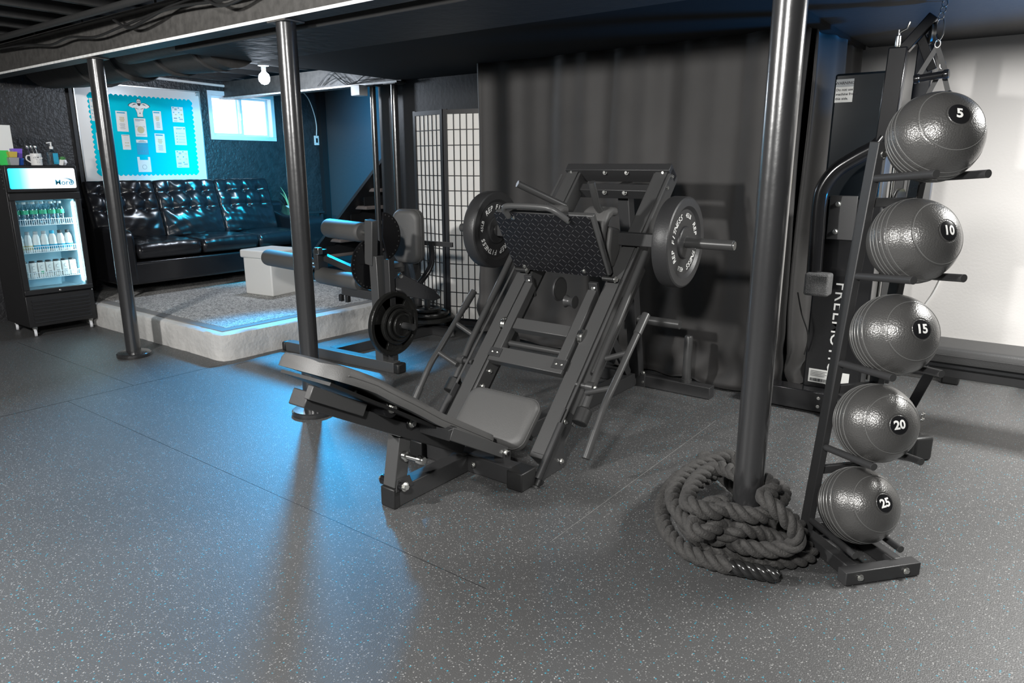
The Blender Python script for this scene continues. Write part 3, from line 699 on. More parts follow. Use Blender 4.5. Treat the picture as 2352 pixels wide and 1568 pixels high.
# ------------------------------------------------------------------ battle rope
rope=thing('battle_rope','thick black twisted battle rope coiled in a pile around the nearest post','rope',(-.85,2.5,0))
ctrl=[V(p) for p in [(-0.581, 2.286, 0.034), (-0.676, 2.255, 0.034), (-0.77, 2.234, 0.034), (-0.867, 2.233, 0.034), (-0.971, 2.294, 0.034), (-1.075, 2.42, 0.034), (-1.142, 2.584, 0.04), (-1.168, 2.791, 0.05), (-1.117, 2.962, 0.06), (-1.014, 3.102, 0.06), (-0.856, 3.144, 0.05), (-0.677, 2.954, 0.036), (-0.545, 2.688, 0.034), (-0.519, 2.503, 0.034), (-0.591, 2.393, 0.036), (-0.707, 2.341, 0.05), (-0.837, 2.298, 0.06), (-0.94, 2.336, 0.08), (-1.024, 2.471, 0.095), (-1.037, 2.657, 0.11), (-0.977, 2.853, 0.115), (-0.841, 2.958, 0.11), (-0.684, 2.812, 0.1), (-0.587, 2.612, 0.09), (-0.588, 2.43, 0.085), (-0.698, 2.323, 0.11), (-0.833, 2.257, 0.125), (-0.976, 2.331, 0.13), (-1.055, 2.478, 0.14), (-1.056, 2.657, 0.16), (-0.989, 2.823, 0.175), (-0.862, 2.919, 0.175), (-0.712, 2.755, 0.18), (-0.654, 2.511, 0.2), (-0.67, 2.329, 0.21), (-0.747, 2.223, 0.205), (-0.86, 2.233, 0.19), (-0.933, 2.323, 0.2), (-0.963, 2.472, 0.215), (-0.927, 2.601, 0.23), (-0.806, 2.506, 0.255), (-0.683, 2.369, 0.265), (-0.602, 2.32, 0.235), (-0.539, 2.351, 0.16), (-0.564, 2.28, 0.11), (-0.668, 2.216, 0.1), (-0.766, 2.169, 0.12), (-0.855, 2.188, 0.16), (-0.875, 2.275, 0.19), (-0.836, 2.374, 0.2), (-0.779, 2.398, 0.19)]]
path=catmull(ctrl,14)
# resample evenly
def resample(p,st):
    out=[p[0]]; acc=0
    for a,b in zip(p,p[1:]):
        l=(b-a).length
        if l<1e-7: continue
        while acc+l>=st:
            k=(st-acc)/l; a=a.lerp(b,k); out.append(a.copy()); l=(b-a).length; acc=0
        acc+=l
    return out
import numpy as np
RR=.0310; PX,PY=-.752,2.44
node=np.array([tuple(p) for p in resample(path,.021)]); nN=len(node); node0=node.copy()
idx=np.arange(nN); far=np.abs(idx[:,None]-idx[None,:])>5
L0=.021
for it in range(70):
    d=node[:,None,:]-node[None,:,:]; dist=np.sqrt((d**2).sum(-1))+1e-9
    ov=np.where(far,np.maximum(0,2*RR-dist),0)
    d2=d.copy(); d2[...,2]=d2[...,2]*1.3
    push=(d2/dist[...,None]*(ov*.35)[...,None]).sum(1)
    ln=np.sqrt((push**2).sum(-1,keepdims=True))+1e-9; push*=np.minimum(1,.008/ln)
    node=node+push
    sm=node.copy(); sm[1:-1]=.5*node[1:-1]+.25*(node[:-2]+node[2:]); node=node*.9+sm*.1; node[:10]=node0[:10]
    v=node[:,:2]-np.array((PX,PY)); l=np.sqrt((v**2).sum(-1))+1e-9; m=l<.053+RR+.002
    node[m,:2]=np.array((PX,PY))+v[m]/l[m,None]*(.053+RR+.002)
    sd_=(node[:,0]-P0.x)*dd_.x+(node[:,1]-P0.y)*dd_.y; m=sd_>-.062
    node[m,0]-=dd_.x*(sd_[m]+.062); node[m,1]-=dd_.y*(sd_[m]+.062)
    node[:,2]=np.maximum(node[:,2],RR+.001)
    hx0,hx1=node0[0,0],node0[9,0]; tt=np.clip((node[:,0]-hx0)/(hx1-hx0),-.3,1.0); yl=node0[0,1]+(node0[9,1]-node0[0,1])*tt+.064
    m=(idx>15)&(node[:,0]<hx0+.06)&(node[:,0]>hx1-.03)&(node[:,1]<yl); node[m,1]=yl[m]
path=resample(catmull([V(p) for p in node],5),.0065)
for p in path: p.z=max(p.z,RR+.0005)
def strands(pts,off,r,pitch,name,m,par,n=10,nst=3,sub=None):
    mb=MB(); F=frame_z((pts[1]-pts[0])); x=F.col[0].copy(); fr=[]; s=0
    T=[(pts[min(i+1,len(pts)-1)]-pts[max(i-1,0)]).normalized() for i in range(len(pts))]
    for i,p in enumerate(pts):
        x=(x-T[i]*x.dot(T[i])).normalized(); y=T[i].cross(x); fr.append((x.copy(),y))
    for k in range(nst):
        q=[]; 
        for i,p in enumerate(pts):
            a=2*PI*k/nst+2*PI*i*.0065/pitch
            q.append(p+(fr[i][0]*math.cos(a)+fr[i][1]*math.sin(a))*off)
        mb.path(q,r,n)
    return mb.build(name,m,par,smooth=70)
nH=int(.155/.0065)
strands(path[nH:],.0162,.0150,.135,'twisted_strands','rope',rope)
hs=strands(path[:nH+2],.0125,.0160,.100,'end_sleeve','shrink',rope,12)
MB().lathe([(.0,-.004),(.014,-.002),(.023,.004),(.026,.012)],path[0]-(path[1]-path[0]).normalized()*.004,(path[1]-path[0]),20).build('sleeve_tip','shrink',rope,weld=True)
# ------------------------------------------------------------------ curtain
def curtain(name,pts,ztop,zbot,amp,label,seed):
    r=random.Random(seed); pts=catmull([V((*p,0)) for p in pts],8)
    pts=resample(pts,.012); n=len(pts); ph=[r.uniform(0,6) for _ in range(6)]
    nor=[]
    for i in range(n):
        d=(pts[min(i+3,n-1)]-pts[max(i-3,0)]).normalized(); nor.append(V((d.y,-d.x,0)))
    nz=60
    def fn(u,v):
        i=min(n-1,int(round(u*(n-1)))); s=i*.012; z=zbot(u)+(ztop-zbot(u))*v
        w=amp*(.5*math.sin(s*13+ph[0]+.6*math.sin(s*3.1+ph[1]))+.3*math.sin(s*27+ph[2])+.35*math.sin(s*5.2+ph[3]))
        w*=(.55+.45*v)
        low=max(0,1-v*4.0)
        w+=low*low*.035*(math.sin(s*9+z*22+ph[4])*.6+math.sin(s*17-z*31+ph[5])*.5)+low*.02
        w+=.01*math.sin(z*3+s*2.2+ph[1])
        return pts[i]+nor[i]*w+Z_*z
    o=MB().grid(fn,n-1,nz).build(name,'curtain',smooth=80)
    sd=o.modifiers.new('Solid','SOLIDIFY'); sd.thickness=.004
    tag(o,label,'curtain'); return o
curtain('curtain',[(-3.66,4.50),(-3.60,4.36),(-3.45,4.40),(-2.6,4.37),(-1.9,4.34),(-1.45,4.31),(-1.27,4.32),(-1.22,4.40)],2.14,lambda u:.10-.085*min(1,u*1.4),.028,'wide black cloth curtain hanging behind the leg press machine',4)
curtain('curtain',[(-1.205,4.42),(-1.19,4.6),(-1.18,4.9),(-1.17,5.2),(-1.165,5.42)],2.14,lambda u:.02+.03*u,.034,'folded end of black curtain turning back beside the cable machine',9)
# ------------------------------------------------------------------ folding screen
sc_=thing('folding_screen','black framed folding screen with pale gridded paper panels, half behind the curtain','folding screen',(-4.1,4.6,0))
scp=[V((-4.53,4.60,0)),V((-4.135,4.545,0)),V((-3.73,4.66,0)),V((-3.42,4.58,0))]
for a,b in zip(scp,scp[1:]):
    d=(b-a).normalized(); L_=(b-a).length; nrm=V((d.y,-d.x,0)); Hh=1.85
    def pp(u,z,o=0): return a+d*(u)+nrm*o+Z_*z
    p=MB(); t=.035
    rot=Matrix((d,nrm,Z_)).transposed()
    for u0,u1,z0_,z1_ in ((.004,t,.0,Hh),(L_-t,L_-.004,.0,Hh),(t,L_-t,Hh-t-.005,Hh-.005),(t,L_-t,.05,.05+t)):
        p.box(pp((u0+u1)/2,(z0_+z1_)/2),(u1-u0,.022,z1_-z0_),rot)
    fr_=p.build('panel_frame','shojiframe',sc_)
    MB().box(pp(L_/2,(Hh+.08)/2,-.004),(L_-2*t,.0015,Hh-.13),rot).build('paper_panel','shojipaper',sc_)
    g=MB(); nc=6; nr=14
    for i in range(1,nc+0): g.box(pp(t+(L_-2*t)*i/nc,(Hh+.08)/2,.002),(.0065,.008,Hh-.12),rot)
    for j in range(1,nr): g.box(pp(L_/2,.085+(Hh-.125)*j/nr,.002),(L_-2*t,.0075,.0065),rot)
    g.build('lattice','shojiframe',sc_)
# ------------------------------------------------------------------ sofa
def cushion(name,O,X,Y,N_,w,h,th,tufts,m,par,nx=36,ny=30,bulge=.05,seed=1,corner=4,back=True):
    O=V(O);X=V(X).normalized();Y=V(Y).normalized();N_=V(N_).normalized(); r=random.Random(seed)
    wr=[(r.uniform(0,PI),r.uniform(20,55),r.uniform(0,6)) for _ in range(5)]
    def se(t): # superellipse edge falloff 0..1
        return (1-abs(2*t-1)**corner)**(1/corner) if 0<t<1 else 0
    def fn(u,v):
        # pull edges in slightly for rounded corners
        e=se(u)*se(v); 
        x=(u-.5)*w*(1-.03*(1-se(v))); y=(v-.5)*h*(1-.03*(1-se(u)))
        z=th*.5*e**.6+bulge*math.sin(PI*u)**.7*math.sin(PI*v)**.7 if 0<u<1 and 0<v<1 else 0
        for tx,ty,dp in tufts:
            dx=(u-tx)*w; dy=(v-ty)*h; q=math.hypot(dx,dy); z-=dp*math.exp(-(q/.055)**1.3)*e
        # pleats radiating/connecting tufts
        rows=sorted(set(ty for _,ty,_ in tufts))
        for ty in rows: z-=.012*math.exp(-(((v-ty)*h)/.018)**2)*e
        cols=sorted(set(tx for tx,_,_ in tufts))
        for tx in cols: z-=.010*math.exp(-(((u-tx)*w)/.02)**2)*e*min(1,max(0,(v-.4)*6))
        for a,fq,p_ in wr: z+=.0016*math.sin((x*math.cos(a)+y*math.sin(a))*fq*2+p_)*e
        return O+X*x+Y*y+N_*z
    def bk(u,v):
        e=se(u)*se(v); x=(u-.5)*w*(1-.03*(1-se(v))); y=(v-.5)*h*(1-.03*(1-se(u)))
        return O+X*x+Y*y-N_*(th*.5*e**.6)
    mb=MB(); mb.grid(fn,nx,ny); mb.grid(bk,nx,ny)
    return mb.build(name,m,par,smooth=80,weld=True)
sf=thing('sofa','three seat black leather sofa with tufted back cushions, on the raised platform','sofa',(-7.05,4.14,.2))
SY0,SY1=2.98,5.30
MB().b2((-7.50,SY0+.10,.33),(-6.66,SY1-.10,.54)).build('base','leather',sf,bevel=.025,seg=4)
MB().b2((-7.52,SY0+.02,.33),(-7.28,SY1-.12,1.00)).build('back','leather',sf,bevel=.05,seg=4)
for ya,wa in ((SY0,.15),(SY1-.27,.27)):
    pf=[(-7.50,.33),(-6.655,.33),(-6.655,.74),(-6.67,.80),(-6.72,.83),(-7.1,.85),(-7.35,.92),(-7.50,.98)]
    MB().prism(pf,(0,ya,0),X_,Z_,(0,wa,0)).build('arm','leather',sf,bevel=.035,seg=4)
for x in (-7.42,-6.70):
    for y in (SY0+.05,SY1-.05): MB().lathe([(.018,.0098),(.028,.13)],(x,y,.2),Z_,4).build('leg','smoothblack',sf)
cw=(SY1-SY0-.42)/3
for i in range(3):
    yc=SY0+.15+cw*(i+.5)
    cushion('seat_cushion',(-6.95,yc,.628),Y_,(-1,0,0),Z_,cw*1.01,.64,.135,[],'leather',sf,nx=30,ny=26,bulge=.03,seed=i+3,corner=9)
    tf=[(tx,ty,.05) for tx in (.22,.5,.78) for ty in (.50,.78)]
    cushion('back_cushion',(-7.20,SY0+.325+.65*i,.965),Y_,(-.30,0,1),(1,0,.30),.66,.60,.17,tf,'leather',sf,nx=46,ny=40,bulge=.045,seed=i+9,corner=6)
# storage box, small table, plant
bx_=thing('storage_box','white lidded storage cube standing on the platform rug in front of the sofa','storage box',(-5.9,4.0,.21))
rz=Matrix.Rotation(R(8),3,'Z')
MB().box((-5.92,4.03,.21+.175),(.36,.36,.35),rz).build('body','plasticwhite',bx_,bevel=.012,seg=3)
MB().box((-5.92,4.03,.595),(.40,.40,.075),rz).build('lid','plasticwhite',bx_,bevel=.016,seg=3)
tb=thing('side_table','small dark side table in the corner beyond the sofa arm','side table',(-7.39,5.52,.2))
MB().b2((-7.58,5.33,.83),(-7.20,5.71,.855)).build('table_top','smoothblack',tb,bevel=.004)
for x in (-7.55,-7.23):
    for y in (5.36,5.68): MB().b2((x-.015,y-.015,.2),(x+.015,y+.015,.83)).build('leg','smoothblack',tb)
pt_=thing('potted_aloe','spiky aloe plant in a small white pot beyond the sofa arm','potted plant',(-7.49,5.41,.855))
MB().lathe([(.0,0),(.034,0),(.044,.07),(.04,.07),(.036,.055),(0,.055)],(-7.49,5.41,.856),Z_,24).build('pot','pot',pt_,weld=True)
for i in range(9):
    a=i*2.4; l=.20+.06*math.sin(i*3); sp_=.05+.03*(i%3)
    p=[V((-7.49,5.41,.90)),V((-7.49+sp_*.45*math.cos(a),5.41+sp_*.45*math.sin(a),.90+l*.6)),V((-7.49+sp_*1.1*math.cos(a),5.41+sp_*1.1*math.sin(a),.90+l))]
    MB().path(catmull(p,5),.010,8,r2=None).build('leaf','aloe',pt_) if False else MB().path(catmull(p,5),lambda t:.011*(1-t*.93),8).build('leaf','aloe',pt_)
# wall switch with cord
sw=thing('wall_switch','white switch plate with dark rocker on the corner wall past the window','light switch',(-7.59,5.92,1.70))
MB().b2((-7.60,5.93,1.65),(-7.588,6.0,1.765)).build('plate','plasticwhite',sw,bevel=.003)
MB().b2((-7.588,5.951,1.68),(-7.584,5.979,1.735)).build('rocker','smoothblack',sw,bevel=.001)
tag(MB().path(catmull([(-7.595,5.80,2.28),(-7.592,5.88,2.20),(-7.592,5.945,2.05),(-7.592,5.975,1.90),(-7.592,5.967,1.767)],7),.006,8).build('switch_cable','plasticwhite'),'white cable curving down the wall to the switch plate','cable')
tag(MB().b2((-5.32,4.60,2.02),(-5.20,4.70,2.112)).build('junction_box','plasticwhite',bevel=.006),'white box fixed under the short back beam by the thin pole','junction box')
# ------------------------------------------------------------------ drinks fridge
FX=-6.67; FY0,FY1=2.19,2.72
fg=thing('drinks_fridge','tall black glass door drinks fridge with lit sign, at the left by the platform','fridge',(-6.92,2.455,0))
bk=MB(); t=.03
bk.b2((-7.17,FY0,.085),(-7.15,FY1,1.40)); bk.b2((-7.15,FY0,.085),(-6.71,FY0+t,1.40)); bk.b2((-7.15,FY1-t,.085),(-6.71,FY1,1.40))
bk.b2((-7.15,FY0+t,1.375),(-6.71,FY1-t,1.40)); bk.b2((-7.15,FY0+t,.085),(-6.71,FY1-t,.36)); bk.b2((-7.15,FY0+t,1.17),(-6.71,FY1-t,1.375))
bk.build('cabinet','fridge',fg,bevel=.003)
hd=MB().b2((-6.71,FY0,1.19),(FX,FY1,1.402)).build('sign_housing','fridge',fg,bevel=.006)
sg=MB().prism(rrect(.49,.162,.012,4,(FY0+FY1)/2,1.297),(FX+.0005,0,0),Y_,Z_,(.003,0,0)).build('lit_sign','header',hd,smooth=0,uvfn=lambda p:((p.y-FY0-.02)/.49,(p.z-1.21)/.17))
mb=MB(); put_text(mb,text('More',.060,.010),(FX+.0042,FY1-.115,1.262),Y_,Z_); mb.build('sign_lettering','inkblue',hd,smooth=0)
mb=MB()
for r_,a0,a1,w_ in ((.062,100,-50,.004),(.052,80,-55,.003)):
    p=[V((FX+.0045,FY1-.105+r_*1.05*math.cos(R(a0+(a1-a0)*q/16)),1.262+r_*.55*math.sin(R(a0+(a1-a0)*q/16)))) for q in range(17)]
    mb.path(p,lambda t_,w_=w_:w_*math.sin(PI*min(.98,max(.04,t_)))+.0005,6)
mb.build('sign_swoosh','inkblue',hd)
for q in range(6): bolt((-6.74,FY0,1.22+.03*q),(0,-1,0),.004,fg,name='screw',l=.004)
dr_=MB(); 
dr_.b2((FX-.036,FY0,.355),(FX,FY1,.395)); dr_.b2((FX-.036,FY0,1.125),(FX,FY1,1.182)); dr_.b2((FX-.036,FY0,.395),(FX,FY0+.042,1.125)); dr_.b2((FX-.036,FY1-.042,.395),(FX,FY1,1.125))
door=dr_.build('door','fridge',fg,bevel=.004)
MB().b2((FX-.016,FY0+.042,.395),(FX-.012,FY1-.042,1.125)).build('glass_pane','glass',door,smooth=0)
MB().lathe([(.0,0),(.008,0),(.008,.004),(.004,.006),(0,.006)],(FX,2.455,.373),(1,0,0),16).build('lock','chrome',door,weld=True)
MB().lathe([(.0,0),(.006,0),(.006,.004),(0,.004)],(FX,FY1-.015,.345),(1,0,0),12).build('hinge_pin','chrome',door,weld=True)
# liner
ln=MB(); a=(-7.148,FY0+t+.001,.36); 
ln.b2((-7.149,FY0+t,.362),(-7.135,FY1-t,1.168)); ln.b2((-7.135,FY0+t,.362),(-6.712,FY0+t+.012,1.168)); ln.b2((-7.135,FY1-t-.012,.362),(-6.712,FY1-t,1.168))
ln.b2((-7.135,FY0+t+.012,.362),(-6.712,FY1-t-.012,.372)); ln.b2((-7.135,FY0+t+.012,1.158),(-6.712,FY1-t-.012,1.168)); ln.b2((-7.135,2.24,.375),(-7.0,2.60,.47))
ln.build('liner','fridgein',fg)
MB().b2((-6.745,FY1-t-.024,.42),(-6.725,FY1-t-.013,1.10)).build('light_strip','ledtube',fg,bevel=.003)
SH=[.915,.690,.475]
for z in SH:
    mb=MB(); 
    for x in (-7.10,-6.92,-6.765): mb.tube((x,FY0+.045,z),(x,FY1-.045,z),.003,6)
    for q in range(18):
        y=FY0+.055+q*.0245; mb.tube((-7.10,y,z+.004),(-6.765,y,z+.004),.0016,6)
    for zz in (.0,.048): mb.tube((-6.76,FY0+.045,z+zz),(-6.76,FY1-.045,z+zz),.003,6)
    for q in range(27): y=FY0+.05+q*.0165; mb.tube((-6.76,y,z),(-6.76,y,z+.048),.0022,6)
    mb.build('wire_shelf','wire',fg)
gr=MB().b2((-6.71,FY0,.085),(FX-.008,FY1,.345)).build('lower_panel','fridge',fg,bevel=.004)
for q in range(7):
    z=.115+.030*q; MB().prism([(0,0),(.012,.002),(.004,.018),(0,.018)],(FX-.009,FY0+.04,z),X_,Z_,(0,FY1-FY0-.08,0)).build('louver','fridge',gr)
for x,y in ((-6.72,2.235),(-6.72,2.675),(-7.12,2.235),(-7.12,2.675)):
    c=MB(); c.lathe([(.004,-.010),(.028,-.010),(.030,-.006),(.030,.006),(.028,.010),(.004,.010)],(x+.012,y,.030),(.3,1,0),22); cc=c.build('caster_wheel','vinylwhite',fg)
    MB().prism([(-.012,.055),(.022,.055),(.014,.025),(.004,.025)],(x,y-.016,.03),X_,Z_,(0,.032,0)).build('caster_fork','chrome',fg)
# contents
def copyobj(o,loc,label):
    return dup(o,loc,None,label)
def bottle(loc,label,kind,group):
    x,y,z=loc; nm={'water':'water_bottle','shake':'shake_bottle','can':'drink_carton'}[kind]
    cat={'water':'bottle','shake':'bottle','can':'drink carton'}[kind]
    t=thing(nm,label,cat,loc,0,group)
    if kind=='water':
        MB().lathe([(.026,0),(.030,.006),(.030,.05),(.028,.055),(.030,.06),(.030,.115),(.026,.138),(.014,.158),(.0125,.172)],loc,Z_,20).build('body','petclear',t)
        MB().lathe([(.0155,.168),(.0155,.184),(.014,.186)],loc,Z_,16).build('cap','plasticwhite',t)
        MB().lathe([(.0304,.085),(.0304,.118)],loc,Z_,20).build('label_band','inkgreen',t)
    elif kind=='shake':
        MB().lathe([(.026,0),(.030,.006),(.031,.06),(.027,.085),(.029,.105),(.024,.125),(.015,.145)],loc,Z_,20).build('body','plasticwhite',t)
        MB().lathe([(.017,.143),(.017,.165),(.015,.168)],loc,Z_,16).build('cap',shcol(y),t)
        MB().lathe([(.0314,.02),(.0318,.055)],loc,Z_,20).build('label_band','inktan' if int(y*100)%2 else 'inkblue',t)
    else:
        MB().b2((x-.026,y-.026,z),(x+.026,y+.026,z+.125)).build('carton','paper',t,bevel=.004)
        MB().lathe([(.022,.125),(.022,.137),(.019,.139)],loc,Z_,16).build('cap','smoothblack',t)
        MB().b2((x+.0262,y-.012,z+.03),(x+.0268,y+.012,z+.052)).build('print','inkgreen' if 2.36<y<2.42 else 'inkgrey',t)
        MB().path([V((x+.0266,y+.011*math.cos(R(q*30)),z+.085+.014*math.sin(R(q*30)))) for q in range(2,11)],.0022,6).build('mark','inkgrey',t)
    return t
def shcol(y): return 'inkblue' if 2.46<y<2.53 else ('smoothblack' if y>2.53 else 'inkgrey')
ORD=['leftmost','second from the left','third from the left','fourth from the left','fifth from the left','sixth from the left','rightmost']
for i in range(6):
    y=2.262+.0665*i
    bottle((-6.80,y,SH[0]+.006),'clear water bottle, top fridge shelf, %s in the front row'%(ORD[i] if i<5 else 'rightmost'),'water','front row of water bottles on the top fridge shelf')
for i in range(6):
    y=2.252+.0665*i
    b=bottle((-6.875,y,SH[0]+.006),'clear water bottle standing in the back row of the top fridge shelf','water','back row of water bottles on the top fridge shelf')
for i in range(7):
    y=2.258+.0615*i
    bottle((-6.80,y,SH[1]+.006),'white shake bottle on the middle fridge shelf, %s of seven'%ORD[i],'shake','shake bottles on the middle fridge shelf')
for i in range(7):
    y=2.260+.0610*i
    bottle((-6.80,y,SH[2]+.006),'white drink carton on the lowest fridge shelf, %s of seven'%ORD[i],'can','drink cartons on the lowest fridge shelf')
# things on top of the fridge
ZT=1.402
sh_=thing('sign_sheet','plain white sheet standing at the left end of the fridge top','sheet',(-6.98,2.28,ZT))
MB().b2((-6.990,2.19,ZT),(-6.982,2.385,ZT+.32)).build('sheet','paper',sh_)
def cup(x,y,s,h,m,label,rot=0,z=ZT):
    t=thing('plastic_cup',label,'cup',(x,y,z),rot,'coloured plastic cups on the fridge')
    o=MB(); w=s/2
    vs=[(x+sx*w*k,y+sy*w*k,z+hh) for hh,k in ((0,.82),(h,1.0)) for sx,sy in ((1,1),(-1,1),(-1,-1),(1,-1))]
    vs+= [(x+sx*w*k,y+sy*w*k,z+hh) for hh,k in ((h,.9),(.006,.74)) for sx,sy in ((1,1),(-1,1),(-1,-1),(1,-1))]
    fs=[(3,2,1,0)]+[(a+4*l,(a+1)%4+4*l,(a+1)%4+4*l+4,a+4*l+4) for l in range(3) for a in range(4)]+[(12,13,14,15)]
    o.add(vs,fs).build('body',m,t,bevel=.002); return t
for nm_,c_ in (('cgreen',(.05,.6,.12)),('camber',(.55,.42,.08)),('cgrey',(.32,.32,.33)),('cpurple',(.22,.12,.62)),('cblue',(.03,.13,.55))): M[nm_]=mat('plastic_'+nm_[1:],c_,.3)
cup(-6.80,2.235,.075,.115,'cgreen','bright green plastic cup on the fridge top, at the far left')
cup(-6.74,2.285,.070,.060,'cgrey','grey plastic tub in front of the green cup on the fridge top')
cup(-6.742,2.285,.062,.045,'camber','amber plastic tub sitting on the grey tub on the fridge',z=ZT+.061)
cup(-6.82,2.345,.07,.055,'cblue','blue plastic tub under the purple one on the fridge top')
cup(-6.82,2.345,.07,.075,'cpurple','purple plastic tub stacked on the blue tub on the fridge',z=ZT+.056)
mg=thing('mug','white mug with a black strongman emblem and spoons in it, on the fridge','mug',(-6.80,2.475,ZT))
MX,MY=-6.80,2.475
MB().lathe([(.0,.004),(.036,.004),(.040,.0),(.041,.006),(.041,.092),(.038,.095),(.037,.092),(.037,.012),(.0,.010)],(MX,MY,ZT),Z_,32).build('body','plasticwhite',mg,weld=True)
MB().path(catmull([(MX,MY-.040,ZT+.078),(MX,MY-.066,ZT+.074),(MX,MY-.070,ZT+.045),(MX,MY-.040,ZT+.022)],6),.0055,10).build('handle','plasticwhite',mg)
for q in range(3):
    a=(q-1)*.02
    sp=MB(); sp.path([(MX+.005*q,MY+a,ZT+.03),(MX+.01*q-.01,MY-.02+a*1.2,ZT+.13)],.002,6); sp.lathe([(0,-.018),(.008,-.012),(.011,0),(.007,.013),(0,.018)],(MX+.01*q-.01,MY-.024+a*1.2,ZT+.145),(0,-.3,1),12); o=sp.build('spoon','chrome'); tag(o,['metal spoon leaning furthest left in the mug','metal spoon standing in the middle of the mug','metal spoon leaning right in the mug'][q],'spoon','spoons standing in the mug')
def strongman(mb_w,mb_k,O,X,Y,s,lift):
    # bare-chested bearded man, hands behind the head: white body and black shapes
    X=V(X);Y=V(Y);O=V(O);n_=X.cross(Y)
    half=[(.17,-.5),(.165,-.28),(.22,-.12),(.29,.03),(.42,.0),(.60,.09),(.63,.15),(.52,.24),(.36,.31),(.20,.31),(.125,.25),(.125,.40),(.10,.48),(.05,.53)]
    body=half+[(-x,y) for x,y in reversed(half)]
    mb_k.prism([(p[0]*s*1.07,p[1]*s*1.07) for p in body],O,X,Y,n_*lift*.5)
    mb_w.prism([(p[0]*s,p[1]*s) for p in body],O+n_*lift*.5,X,Y,n_*lift*.5)
    for poly in ([(-.11,.34),(-.05,.30),(.05,.30),(.11,.34),(.09,.20),(0,.12),(-.09,.20)],[(-.02,-.28),(0,-.20),(.02,-.28),(.05,-.32),(-.05,-.32)],[(-.46,.14),(-.30,.25),(-.14,.24),(-.28,.20)],[(.46,.14),(.30,.25),(.14,.24),(.28,.20)],[(-.10,.40),(-.02,.40),(-.02,.375),(-.10,.375)],[(.10,.40),(.02,.40),(.02,.375),(.10,.375)],[(-.25,.02),(-.05,-.04),(-.05,-.06),(-.22,-.02)],[(.25,.02),(.05,-.04),(.05,-.06),(.22,-.02)]):
        mb_k.prism([(p[0]*s,p[1]*s) for p in poly],O+n_*lift,X,Y,n_*lift*.4)
kb=MB();wb=MB(); 
strongman(wb,kb,(MX+.0405,MY,ZT+.050),Y_,Z_,.055,.0004)
e_=kb.build('emblem','ink',mg,smooth=0); wb.build('emblem_body','plasticwhite',e_,smooth=0)
pb_=thing('pump_bottle','clear pump dispenser with a blue label beside the mug on the fridge','bottle',(-6.80,2.60,ZT))
PXX,PYY=-6.80,2.60
MB().prism(rrect(.05,.075,.018,4,PXX,PYY),(0,0,ZT),X_,Y_,(0,0,.105)).build('body','petclear',pb_)
MB().lathe([(.026,.105),(.014,.122),(.012,.135)],(PXX,PYY,ZT),Z_,20).build('shoulder','petclear',pb_)
MB().b2((PXX+.0255,PYY-.005,ZT+.01),(PXX+.0262,PYY+.034,ZT+.098)).build('label_sheet','cblue' if False else 'inkblue',pb_)
pm=MB(); pm.lathe([(.014,.132),(.014,.152),(.006,.155),(.006,.180)],(PXX,PYY,ZT),Z_,18); pm.build('pump_collar','plasticwhite',pb_)
MB().path([(PXX,PYY+.006,ZT+.184),(PXX,PYY-.010,ZT+.184),(PXX+.012,PYY-.034,ZT+.180)],.006,10).build('pump_head','plasticwhite',pb_)
su=thing('potted_succulent','tiny green succulent in a white faceted pot on the fridge','potted plant',(-6.80,2.675,ZT))
MB().lathe([(0,0),(.018,0),(.032,.022),(.026,.045),(.022,.045),(.0,.04)],(-6.80,2.675,ZT),Z_,7).build('pot','pot',su,smooth=10,weld=True)
for i in range(16):
    a=i*2.4; tl=.25+.75*(i/16); l=.034
    d=V((math.cos(a)*tl,math.sin(a)*tl,1.1-.5*tl)).normalized()
    MB().path([V((-6.80,2.675,ZT+.04)),V((-6.80,2.675,ZT+.04))+d*l*.6,V((-6.80,2.675,ZT+.04))+d*l],lambda t_:.0075*(1-t_*.9)+.001,6).build('leaf','green',su)
cd=thing('place_card','small white card propped between the pump bottle and succulent','card',(-6.76,2.645,ZT))
MB().box((-6.755,2.645,ZT+.022),(.002,.032,.046),Matrix.Rotation(R(-14),3,'X')).build('card','paper',cd)
# ------------------------------------------------------------------ bulletin board
BY0,BY1,BZ0,BZ1=3.165,4.415,1.225,2.165; BX=-7.565
bd_=thing('bulletin_board','large whiteboard covered with scalloped turquoise paper, on the wall above the sofa','bulletin board',(-7.58,3.79,1.225))
MB().b2((-7.599,BY0,BZ0),(BX-.001,BY1,BZ1)).build('board_panel','board',bd_)
ring(MB(),-7.59,BX+.005,BY0-.012,BY1+.012,BZ0-.012,BZ1+.012,.014).build('board_trim','alum',bd_,bevel=.002)
MB().b2((-7.599,BY0-.05,BZ0-.01),(-7.57,BY0-.014,BZ1+.02)).build('side_strip','smoothblack',bd_)
def scallop(y0,y1,z0,z1,nx,nz,amp):
    pts=[]
    def edge(a,b,n,nr):
        for i in range(n*8):
            t_=i/(n*8); s_=abs(math.sin(t_*n*PI)); p=a+(b-a)*t_+nr*(amp*s_); pts.append((p.x,p.y))
    edge(V((y0,z0)),V((y1,z0)),nx,V((0,-1))); edge(V((y1,z0)),V((y1,z1)),nz,V((1,0))); edge(V((y1,z1)),V((y0,z1)),nx,V((0,1))); edge(V((y0,z1)),V((y0,z0)),nz,V((-1,0)))
    return pts
MB().prism(scallop(3.285,4.315,1.315,2.068,22,16,.017),(BX-.0005,0,0),Y_,Z_,(.0025,0,0)).build('turquoise_paper','bluepaper',bd_,smooth=0)
for y,z in ((BY0+.02,BZ1-.02),(BY1-.02,BZ1-.02)): MB().box((BX+.004,y,z),(.006,.035,.035)).build('corner_cap','alum',bd_,bevel=.003)
